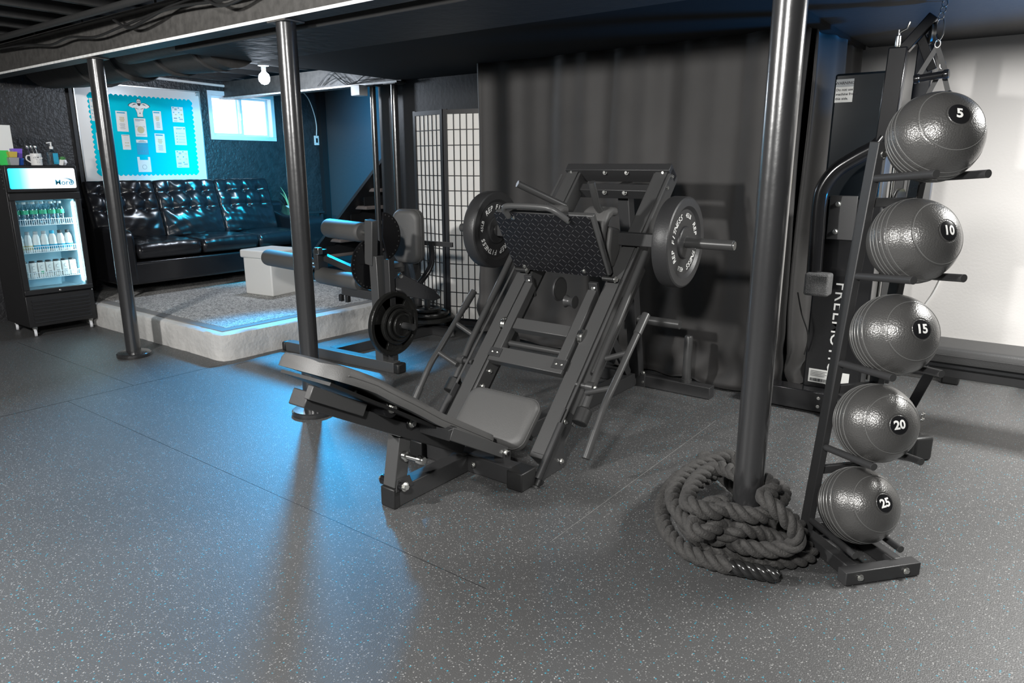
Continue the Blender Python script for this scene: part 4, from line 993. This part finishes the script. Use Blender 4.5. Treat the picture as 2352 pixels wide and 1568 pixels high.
def sheet(y0,y1,z0,z1,label,kind,tilt=0):
    x=BX+.0025; cy_,cz_=(y0+y1)/2,(z0+z1)/2; w_,h_=y1-y0,z1-z0
    t=thing('pinned_sheet',label,'paper sheet',(x,cy_,cz_),0,'sheets pinned on the bulletin board')
    rt=Matrix.Rotation(R(tilt),3,'X')
    def B(u0,u1,v0,v1,m,nm,lift):
        c=V((x+lift,cy_,cz_))+rt@V((0,((u0+u1)/2-.5)*w_,((v0+v1)/2-.5)*h_))
        return MB().box(c,(.0006,(u1-u0)*w_,(v1-v0)*h_),rt)
    B(0,1,0,1,'paper','sheet',.0005).build('sheet','paper' if kind!='blue' else 'inkblue',t,smooth=0)
    def add(m,rects,nm,lift=.0012):
        mb=MB()
        for u0,u1,v0,v1 in rects:
            c=V((x+lift,cy_,cz_))+rt@V((0,((u0+u1)/2-.5)*w_,((v0+v1)/2-.5)*h_)); mb.box(c,(.0005,(u1-u0)*w_,(v1-v0)*h_),rt)
        mb.build(nm,m,t,smooth=0)
    rr=random.Random(int(y0*1000+z0*77))
    if kind=='pyr':
        add('inkblue',[(.1,.82,.89,.95)],'heading')
        add('inktan',[(.5-a,.5+a,.48+.05*i,.515+.05*i) for i,a in enumerate((.16,.2,.24,.2,.22))],'chart')
        add('inkgrey',[(.5-a+rr.uniform(-.04,.04),.5+a,.12+.045*i,.14+.045*i) for i,a in enumerate((.2,.26,.18,.24,.2,.25,.2))],'text_lines')
    elif kind=='round':
        add('ink',[(.08,.86,.90,.925)],'heading'); add('inkblue',[(.08,.5,.84,.86)],'subheading')
        mb=MB(); mb.lathe([(0,0),(.035,0),(.035,.0006),(0,.0006)],(x+.001,cy_,cz_-h_*.12),(1,0,0),20); mb.build('chart','inktan',t,smooth=0,weld=True)
        add('inkgrey',[(.08,.34,.56,.58),(.08,.36,.52,.535),(.68,.92,.56,.58),(.68,.92,.5,.515),(.1,.9,.12,.135),(.1,.8,.08,.095)],'text_lines')
    elif kind=='blue':
        add('paper',[(0,1,.80,1)],'heading_panel',.0010); add('ink',[(.3,.7,.92,.94),(.2,.85,.85,.875)],'heading',.0016)
        add('bluepaper',[(0,1,.58,.60),(.1,.16,.66,.70),(.08,.14,.20,.25),(.3,.35,.20,.25),(.5,.55,.18,.27),(.7,.75,.20,.25)],'icons',.0014)
    elif kind=='list':
        add('inkblue',[(.2,.75,.90,.925),(.2,.65,.85,.87),(.84,.94,.86,.94)]+[(.16,.26,.62-.16*i,.66-.16*i) for i in range(4)],'icons')
        add('inkgrey',[(.34,.9,.65-.16*i-.025*k_,.662-.16*i-.025*k_) for i in range(4) for k_ in range(3)],'text_lines')
    elif kind=='grid':
        add('inkblue',[(.1,.2,.90,.96),(.55,.65,.90,.96),(.1,.2,.60,.66),(.55,.65,.60,.66),(.55,.65,.28,.34)],'icons')
        add('inktan',[(.72,.92,.78,.84),(.25,.4,.46,.52),(.75,.9,.46,.56),(.62,.7,.5,.53)],'chart')
        add('inkgrey',[(.25,.45,.78,.90),(.12,.4,.2,.3),(.6,.9,.16,.24),(.1,.4,.06,.10)],'text_lines')
    elif kind=='small':
        add('ink',[(.1,.9,.93,.95)],'heading'); add('inktan',[(.35+.18*(i%3),.45+.18*(i%3),.42-.2*(i//3),.5-.2*(i//3)) for i in range(6)],'chart'); add('inkgrey',[(.3,.8,.78,.79),(.3,.8,.65,.66)],'text_lines')
    return t
sheet(3.515,3.625,1.73,1.925,'white sheet with tan chart, upper left of the strongman cut-out','pyr',-1)
sheet(3.545,3.625,1.555,1.70,'small white sheet of tiny tan pictures, low at the left beside the post','small')
sheet(3.688,3.805,1.685,1.865,'white sheet with a round tan chart, directly below the strongman cut-out','round')
sheet(3.888,3.975,1.757,1.945,'narrow white sheet with tan chart, upper one right of the strongman','pyr')
sheet(3.880,3.985,1.530,1.722,'white sheet with tan chart, lower one right of the blue sheet','pyr',-1)
sheet(4.093,4.218,1.845,2.000,'white sheet with a grid of blue dots, top of the right column','grid')
sheet(4.093,4.222,1.612,1.800,'white sheet with a list of blue bullet icons, middle of the right column','list')
sheet(4.085,4.222,1.378,1.555,'white sheet with small pictures, bottom of the right column','grid')
sheet(3.685,3.800,1.508,1.655,'blue sheet with white heading, below the round chart sheet','blue')
u=thing('pinned_sheet','white U-topped sheet with a grey ring drawing, lowest in the middle column','paper sheet',(BX,3.74,1.41),0,'sheets pinned on the bulletin board')
MB().prism([(3.675,1.335),(3.808,1.335),(3.808,1.485),(3.785,1.485),(3.785,1.455),(3.70,1.455),(3.70,1.485),(3.675,1.485)],(BX+.0026,0,0),Y_,Z_,(.0006,0,0)).build('sheet','paper',u,smooth=0)
MB().path([V((BX+.0035,3.74+.022*math.cos(R(q*20)),1.385+.022*math.sin(R(q*20)))) for q in range(18)],.002,6,closed=True).build('ring_drawing','inkgrey',u)
sheet(3.285,3.350,1.82,2.03,'white sheet with green print partly hidden behind the post, top left','list')
sheet(3.305,3.375,1.55,1.71,'white sheet partly hidden behind the post, lower left of the board','small')
sm=thing('paper_cutout','black and white cut-out of a bearded strongman, arms behind his head','paper cut-out',(BX,3.755,1.965))
kb=MB();wb=MB(); strongman(wb,kb,(BX+.003,3.757,1.962),Y_,Z_,.165,.001); wb.build('white_body','paper',sm,smooth=0); kb.build('black_shapes','ink',sm,smooth=0)
# ------------------------------------------------------------------ leg extension machine
LE=thing('leg_extension_machine','black plate loaded leg extension machine with foam rollers, before the platform','exercise machine',(-3.9,3.6,0))
MB().bar((-4.62,3.245,.038),(-3.50,3.315,.038),.075,.075).build('front_base','steel2',LE,bevel=.004)
MB().box((-3.475,3.317,.036),(.05,.085,.072),Matrix.Rotation(R(3),3,'Z')).build('end_cap','rubber',LE,bevel=.012)
MB().box((-4.64,3.243,.036),(.04,.085,.072)).build('end_cap','rubber',LE,bevel=.012)
MB().bar((-4.18,3.31,.038),(-4.12,4.30,.038),.075,.075).build('base_spine','steel',LE,bevel=.004)
MB().bar((-4.50,4.33,.038),(-3.90,4.33,.038),.075,.075).build('rear_base','steel',LE,bevel=.004)
MB().tube((-3.86,4.30,.01),(-3.92,4.33,.075),.02).build('rear_foot','steel2',LE)
for x in (-4.22,-4.10): bolt((x,3.225+(x+4.62)*.0625-.0,.04),(0,-1,0),.010,LE)
MB().bar((-3.63,3.31,.07),(-3.665,3.32,.80),.075,.075,Y_).build('upright','steel2',LE,bevel=.004)
MB().bar((-3.56,3.34,.07),(-3.585,3.36,.78),.05,.05,Y_).build('upright_brace','steel',LE,bevel=.003)
MB().bar((-3.70,3.30,.74),(-3.655,3.28,1.045),.075,.055,Y_).build('head_arm','steel2',LE,bevel=.005)
# sector plates with adjustment holes
def sector(c,r,a0,a1,x,name,n=30,holes=12,ha=None):
    pts=[(0,0)] if abs(a1-a0)<200 else []
    pts+=[(r*math.cos(R(a0+(a1-a0)*i/n)),r*math.sin(R(a0+(a1-a0)*i/n))) for i in range(n+1)]
    o=MB().prism(pts,(x,c[0],c[1]),Y_,Z_,(.012,0,0)).build(name,'gloss',LE)
    mb=MB()
    for i in range(holes):
        a=R(a0+(a1-a0)*(i+.5)/holes); mb.lathe([(0,0),(.0055,0),(.0055,.001),(0,.001)],(x+.0122,c[0]+(r-.016)*math.cos(a),c[1]+(r-.016)*math.sin(a)),(1,0,0),10)
    mb.build('hole_marks','tube',o,weld=True)
sector((3.33,.735),.175,60,300,-3.74,'adjuster_disc',holes=22)
sector((3.34,.93),.165,-75,85,-3.625,'adjuster_sector',holes=12)
def roller(p,q,r,nm='foam_roller'):
    p=V(p);q=V(q); L_=(q-p).length
    o=MB().lathe([(.018,0),(r*.82,0),(r*.95,.01),(r,.03),(r,L_-.03),(r*.95,L_-.01),(r*.82,L_),(.018,L_)],p,q-p,36).build(nm,'foam',LE)
    d=(q-p).normalized(); MB().tube(p-d*.01,q+d*.09,.016).build('roller_axle','chrome',o)
roller((-4.19,3.34,.962),(-3.765,3.30,.955),.068)
roller((-4.93,3.32,.695),(-4.38,3.30,.685),.064)
roller((-4.30,3.33,.610),(-3.83,3.31,.600),.062)
MB().bar((-4.28,3.33,.62),(-4.28,3.33,.80),.05,.09,Y_).build('roller_bracket','steel',LE,bevel=.004)
MB().box((-4.25,3.29,.795),(.05,.04,.05)).build('bracket_cap','zinc',LE,bevel=.004)
MB().bar((-4.26,3.36,.74),(-3.76,3.36,.63),.05,.045,Y_).build('swing_arm','steel',LE,bevel=.004)
MB().bar((-4.0,3.30,.53),(-3.70,3.32,.52),.05,.06).build('lower_link','steel',LE,bevel=.004)
for x in (-4.02,-3.95): MB().box((x,3.29,.475),(.028,.03,.05)).build('link_foot','rubber',LE,bevel=.003)
# seat, back pad
pad('back_pad',(-3.84,3.80,.885),(.97,.22,0),Z_,.235,.40,.07,.09,LE)
MB().bar((-3.84,3.84,.70),(-3.88,3.95,.44),.06,.06,Y_).build('pad_post','steel',LE,bevel=.003)
MB().bar((-3.86,3.90,.50),(-3.70,3.36,.50),.06,.06).build('seat_frame','steel',LE,bevel=.003)
pad('seat_pad',(-3.98,3.60,.665),(.97,.22,0),Y_,.30,.32,.07,.07,LE)
MB().path(catmull([(-3.70,3.90,.84),(-3.66,3.86,.70),(-3.66,3.78,.60),(-3.70,3.70,.52),(-3.78,3.62,.48)],7),.022,12).build('side_handle','gloss',LE)
MB().prism([(0,0),(.0,.10),(.06,.15),(.30,.02),(.33,-.03),(.28,-.05)],(-3.60,3.40,.53),(.75,.66,0),Z_,(.012,-.012,0)).build('lever_cam','gloss',LE,bevel=.004)
MB().lathe([(.0,0),(.016,0),(.020,.008),(.016,.018),(0,.02)],(-3.555,3.43,.66),(1,-.5,0),18).build('lever_knob','zinc',LE,weld=True)
MB().bar((-3.80,3.92,.83),(-3.52,3.94,.83),.02,.035).build('flat_bar','steel',LE,bevel=.002)
# horn with plates
hz=.34; hy=3.335
MB().tube((-3.60,hy,hz),(-3.345,hy,hz),.0235,22).build('plate_horn','tube',LE)
MB().lathe([(.03,0),(.03,.03)],(-3.60,hy,hz),X_,22).build('horn_flange','steel',LE)
def gripplate(x,r,th,label,slots,yy=hy,zz=hz,ax=(1,0,0)):
    t=thing('iron_weight_plate',label,'weight plate',(x,yy,zz) if ax==(1,0,0) else (x,yy,zz),0,None)
    c=V((x,yy,zz))
    prof=[(.026,0),(.045,0),(.047,.004),(.047,th*.8),(.05,th*.8),(r*.42,th*.55),(r*.46,th*.5)]
    rim=[(r*.84,.0),(r*.98,.0),(r,.006),(r,th-.006),(r*.98,th),(r*.88,th),(r*.84,th*.7),(r*.84,0)]
    if slots:
        MB().lathe([(.026,0),(.050,0),(r*.50,.004),(r*.52,.01),(r*.52,th*.55),(r*.46,th*.6),(.055,th*.55),(.05,th*.95),(.026,th*.95),(.026,0)],c,V(ax),48).build('hub','iron',t)
        MB().lathe(rim,c,V(ax),64).build('rim','iron',t)
        F=frame_z(V(ax))
        for k in range(3):
            a0=2*PI*k/3+.5; mb=MB(); pts=[]
            for q in range(9): a=a0-.42+.84*q/8; pts.append((r*.50*math.cos(a),r*.50*math.sin(a)))
            for q in range(9): a=a0+.42-.84*q/8; pts.append((r*.86*math.cos(a),r*.86*math.sin(a)))
            mb.prism(pts,c+V(ax)*.006,F.col[0],F.col[1],V(ax)*(th*.5)); mb.build('grip_web','iron',t,bevel=.003)
    else:
        MB().lathe([(.026,0),(r*.95,0),(r,.005),(r,th-.004),(r*.96,th),(r*.84,th),(r*.80,th*.6),(r*.42,th*.6),(r*.38,th),(.026,th),(.026,0)],c,V(ax),48).build('disc','iron',t)
    return t
gripplate(-3.555,.222,.038,'largest iron plate with grip slots, innermost on the leg extension horn',True)
gripplate(-3.516,.140,.030,'mid sized iron plate on the horn, directly against the largest one',False)
gripplate(-3.485,.112,.024,'smaller iron plate on the horn, between the mid sized and smallest ones',False)
gripplate(-3.460,.082,.020,'smallest iron plate, outermost on the leg extension horn',False)
# vertical storage peg with flat plates
MB().tube((-4.17,4.33,.075),(-4.17,4.33,.34),.026,20).build('storage_peg','tube',LE)
MB().tube((-4.17,4.33,.075),(-4.17,4.33,.118),.05,24).build('peg_collar','steel',LE)
gripplate(-4.17,.225,.038,'largest iron plate lying flat at the bottom of the peg before the screen',True,4.33,.119,(0,0,1))
gripplate(-4.17,.185,.034,'middle iron plate lying flat in the stack on the peg before the screen',True,4.33,.158,(0,0,1))
gripplate(-4.17,.120,.028,'smallest iron plate, topmost of the stack on the peg before the screen',False,4.33,.193,(0,0,1))
# ------------------------------------------------------------------ cable machine
CM=thing('cable_machine','tall black cable machine with curved arm tube, white vertical lettering, behind the ball rack','exercise machine',(-.85,4.5,0))
MB().b2((-1.05,4.26,.13),(-.74,4.42,1.22)).build('column_cover','gloss',CM,bevel=.010)
MB().b2((-1.065,4.35,1.22),(-.78,4.52,1.885)).build('smoked_shroud','shroud',CM,bevel=.012)
MB().b2((-.785,4.36,1.22),(-.765,4.50,1.88)).build('shroud_edge','steel2',CM,bevel=.003)
s_=MB().b2((-1.055,4.3475,1.735),(-.965,4.3495,1.855)).build('warning_sticker','paper',CM,smooth=0)
MB().b2((-1.055,4.3465,1.815),(-.965,4.348,1.855)).build('sticker_header','inkgrey',s_,smooth=0)
mb=MB()
put_text(mb,text('WARNING',.020,.015),(-1.010,4.3462,1.834),X_,Z_)
for q,l in enumerate(('Do not use','machine from','this side.')):
    put_text(mb,text(l,.0185,.02,align='LEFT'),(-1.052,4.347,1.800-.023*q),X_,Z_)
mb.build('sticker_text','ink',s_,smooth=0)
MB().b2((-1.0,4.245,1.0),(-.86,4.262,1.24)).build('bolted_plate','steel',CM,bevel=.003)
for z in (1.045,1.195): bolt((-.955 if z<1.1 else -.955,4.245,z),(0,-1,0),.011,CM)
mb=MB(); strg='FREEMOTION'; z=.768
LW={'F':.052,'R':.060,'E':.054,'M':.070,'O':.074,'T':.056,'I':.030,'N':.068}
for ch in strg:
    w_=LW[ch]; put_text(mb,text(ch,.098,.002,.0),(-.893,4.2588,z-w_/2),(0,0,-1),(1,0,0)); z-=w_+.002
mb.build('lettering','white',CM,smooth=0)
st_=MB().b2((-1.02,4.2575,.165),(-.80,4.2592,.245)).build('serial_sticker','paper',CM,smooth=0)
mb=MB()
rr_=random.Random(5); xx=-1.01
while xx<-.86: ww=rr_.uniform(.001,.0035); mb.b2((xx,4.2565,.172),(xx+ww,4.2575,.19)); xx+=ww+rr_.uniform(.001,.003)
for q in range(4): mb.b2((-1.01,4.2565,.205+q*.009),(-.93+.01*(q%2),4.2575,.207+q*.009))
mb.build('sticker_print','ink',st_,smooth=0)
arm=[(-1.02,4.15,.80),(-1.025,4.15,1.0),(-1.03,4.15,1.20),(-1.015,4.15,1.29),(-.96,4.15,1.375),(-.87,4.15,1.44),(-.78,4.15,1.495),(-.745,4.15,1.54)]
MB().path(catmull(arm,7),.040,20).build('curved_arm','gloss',CM)
MB().bar((-.742,4.15,1.50),(-.730,4.15,1.965),.085,.07,Y_).build('arm_mast','gloss',CM,bevel=.006)
MB().lathe([(.012,0),(.014,.01),(.014,.05),(.006,.055),(.006,.08)],(-.735,4.13,1.965),Z_,16).build('mast_pin','zinc',CM)
MB().path([(-.735,4.13,2.03),(-.70,4.12,2.045),(-.69,4.12,2.075)],.006,8).build('pin_handle','zinc',CM)
MB().box((-.985,4.12,.765),(.13,.10,.125)).build('pivot_casting','speckbox',CM,bevel=.014,seg=3)
MB().b2((-1.075,4.22,.80),(-1.02,4.30,1.0)).build('cable_guard','rubber',CM,bevel=.006)
MB().b2((-1.051,4.215,.80),(-1.028,4.2185,.875)).build('yellow_sticker','yellow',CM,smooth=0)
MB().bar((-.725,4.90,.06),(-.715,4.90,2.12),.09,.09,Y_).build('rear_mast','gloss',CM,bevel=.006)
MB().b2((-.75,4.60,.12),(-.70,4.78,1.45)).build('weight_guide','steel2',CM,bevel=.004)
for x in (-.80,-.755): MB().tube((x,4.56,.15),(x,4.56,1.5),.010).build('guide_rod','zinc',CM)
MB().lathe([(.01,-.012),(.055,-.012),(.058,-.006),(.05,0),(.058,.006),(.055,.012),(.01,.012)],(-.70,4.50,1.22),(1,-.3,0),30).build('pulley','rubber',CM)
MB().b2((-.66,4.55,1.26),(-.60,4.56,1.34)).build('caution_label','yellow',CM,smooth=0)
MB().b2((-.68,4.56,1.0),(-.56,4.62,1.5)).build('rear_panel','steel2',CM,bevel=.004)
MB().bar((-1.32,4.215,.075),(-.86,4.225,.075),.12,.12).build('base_beam','gloss',CM,bevel=.006)
for x in (-.93,-.895):
    for z in (.05,.10): bolt((x,4.163,z),(0,-1,0),.007,CM,l=.006)
MB().bar((-.90,4.24,.06),(-.37,3.80,.06),.10,.11).build('front_leg','gloss',CM,bevel=.006)
MB().box((-.358,3.79,.062),(.05,.11,.125),Matrix.Rotation(R(-40),3,'Z')).build('leg_cap','rubber',CM,bevel=.016,seg=3)
MB().bar((-.95,5.36,.075),(-.42,5.36,.075),.075,.085).build('rear_leg','gloss',CM,bevel=.006)
MB().box((-.39,5.36,.068),(.10,.12,.135)).build('leg_cap','rubber',CM,bevel=.012,seg=3)
MB().bar((-.93,4.25,.06),(-.93,5.36,.06),.09,.10).build('base_spine','gloss',CM,bevel=.006)
MB().bar((-.73,4.16,1.93),(-.60,4.18,2.10),.05,.05,Y_).build('pulley_arm','gloss',CM,bevel=.005)
MB().bar((-.66,4.20,2.04),(-.585,4.24,1.86),.045,.05,Y_).build('pulley_arm','gloss',CM,bevel=.005)
MB().lathe([(.01,-.01),(.05,-.01),(.045,0),(.05,.01),(.01,.01)],(-.60,4.19,2.02),(1,.3,0),28).build('swivel_pulley','rubber',CM)
def dhandle(g0,g1,top,label,ch):
    g0=V(g0);g1=V(g1);top=V(top); d=(g1-g0).normalized()
    t=thing('cable_stirrup',label,'cable handle',(g0+g1)/2,0,None)
    L_=(g1-g0).length
    MB().lathe([(0,0),(.020,0),(.022,.004),(.022,.022),(.018,.026),(.0175,L_-.026),(.022,L_-.022),(.022,L_-.004),(.020,L_),(0,L_)],g0,d,24).build('grip','gloss',t,weld=True)
    for g in (g0+d*.012,g1-d*.012):
        MB().bar(g,top,.022,.004,(0,1,.1)).build('strap','rubber',t)
    MB().path([top+V((.012*math.cos(R(q*30)),0,.018*math.sin(R(q*30))+.012)) for q in range(12)],.003,6,closed=True).build('ring','zinc',t)
    if ch:
        MB().path(catmull([top+V(p) for p in ((-.006,0,.03),(-.018,0,.06),(-.014,0,.115),(0,0,.125),(.014,0,.115),(.018,0,.06),(.006,0,.03))],5,closed=True),.0035,8,closed=True).build('carabiner','zinc',t)
        for k in range(3):
            c=top+V((.004*k,0,.14+.026*k)); MB().path([c+V((.012*math.cos(R(q*36)),.004*(k%2),.015*math.sin(R(q*36)))) for q in range(10)],.003,6,closed=True).build('chain_link','zinc',t)
dhandle((-.655,4.20,1.817),(-.505,4.19,1.832),(-.572,4.20,1.962),'upper black D handle hanging by a chain and carabiner above the top ball',True)
dhandle((-.615,4.26,1.715),(-.488,4.24,1.738),(-.545,4.25,1.868),'lower black D handle hanging just above the top ball',False)
# ------------------------------------------------------------------ bench, leaning board, bits by the white wall
BN=thing('weight_bench','long flat black padded bench by the white wall, cut by the right frame edge','bench',(.1,4.26,0))
pad('bench_pad',(.13,4.26,.465),X_,Y_,1.22,.31,.05,.075,BN,'padblack')
MB().b2((-.44,4.17,.385),(.70,4.35,.428)).build('pad_board','smoothblack',BN,bevel=.004)
MB().bar((-.42,4.26,.35),(.68,4.26,.35),.06,.06).build('frame_rail','steel',BN,bevel=.004)
MB().bar((-.40,4.26,.35),(-.47,4.26,.13),.05,.05,Y_).build('front_leg','gloss',BN,bevel=.003)
MB().bar((.60,4.26,.35),(.66,4.26,.03),.05,.05,Y_).build('rear_leg','gloss',BN,bevel=.003)
MB().bar((.66,4.02,.03),(.66,4.50,.03),.05,.06).build('rear_foot','gloss',BN,bevel=.003)
MB().bar((-.47,4.26,.14),(-.44,4.18,.0),.075,.012,X_).build('foot_tread','steel2',BN,bevel=.002)
for z in (.07,.10): bolt((-.41,4.215,z),(1,-.2,0),.010,BN)
LB_=thing('framed_panel','low white framed panel leaning at the foot of the white wall','panel',(-.5,5.48,0))
MB().b2((-1.0,5.470,.012),(-.07,5.478,.235)).build('panel_sheet','board',LB_)
p=MB(); p.b2((-1.02,5.465,0),(-.04,5.48,.016)); p.b2((-1.02,5.465,.235),(-.04,5.48,.25)); p.b2((-.068,5.465,.016),(-.04,5.48,.235)); p.build('panel_trim','alum',LB_,bevel=.002)
mb=MB(); 
for q in range(4): mb.b2((-.36,5.468,.14+.022*q),(-.24-.03*(q%2),5.4695,.148+.022*q))
mb.build('print_lines','inkgrey',LB_,smooth=0)
tag(MB().path(catmull([(-.53,5.492,.75),(-.545,5.492,.66),(-.575,5.49,.56),(-.62,5.49,.46),(-.64,5.49,.38),(-.60,5.47,.30)],6),.006,8).build('power_cord','plasticwhite'),'white cord trailing down the white wall behind the balls','cord')
tag(MB().path(catmull([(-1.10,4.16,.70),(-1.07,4.17,.58),(-1.03,4.20,.45),(-1.045,4.22,.33)],6),.004,8).build('thin_cord','rubber'),'thin black cord hanging beside the cable machine column','cord')
bb=thing('black_block','small black block on the floor between the curtain end and cable machine','block',(-1.09,4.75,0))
MB().box((-1.09,4.75,.12),(.10,.10,.24)).build('block_body','rubber',bb,bevel=.01)
# ------------------------------------------------------------------ lights
def lamp(kind,name,loc,energy,col,size=.1,target=None,cone=60,blend=.5):
    l=bpy.data.lights.new(name,kind); l.energy=energy; l.color=col
    if kind=='AREA': l.size=size
    else: l.shadow_soft_size=size
    if kind=='SPOT': l.spot_size=R(cone); l.spot_blend=blend
    o=bpy.data.objects.new(name,l); COL.objects.link(o); o.location=loc
    if target is not None: o.rotation_euler=(V(target)-V(loc)).to_track_quat('-Z','Y').to_euler()
    return o
bx=(-6.05,4.20,2.19)
bt=thing('light_bulb','bare glowing bulb in a ceiling socket near the window','light bulb',(bx[0],bx[1],2.33))
MB().lathe([(.0,-.060),(.028,-.052),(.048,-.028),(.052,0),(.044,.028),(.022,.050),(.016,.062)],bx,Z_,24).build('bulb','bulb',bt,weld=True)
MB().lathe([(.02,.055),(.022,.10),(.05,.105),(.05,.14)],bx,Z_,24).build('socket','plasticwhite',bt)
lamp('POINT','bulb_light',(bx[0],bx[1],2.08),46,(.80,.88,1),.08)
lamp('SPOT','blue_stair_light',(-5.9,4.95,1.98),330,(0,.38,.85),.06,(-5.8,6.1,1.6),130,.6)
lamp('SPOT','blue_floor_light',(-5.55,4.35,2.04),900,(0,.46,1),.12,(-3.95,2.6,0),52,.95)
lamp('SPOT','blue_sofa_light',(-5.55,4.45,2.04),420,(0,.55,.95),.05,(-7.25,4.9,.95),85,.9)
lamp('SPOT','right_blue_light',(.15,4.6,1.0),160,(0,.36,1),.08,(-.55,4.0,2.17),95,.8)
lamp('POINT','ceiling_bulb_over_floor',(-.35,-.5,2.22),400,(1,.985,.96),.13)
lamp('POINT','ceiling_bulb_left',(-3.1,-.6,2.22),460,(1,.985,.96),.10)
lamp('AREA','ceiling_light_right',(.75,3.9,2.12),130,(1,.99,.96),.6)
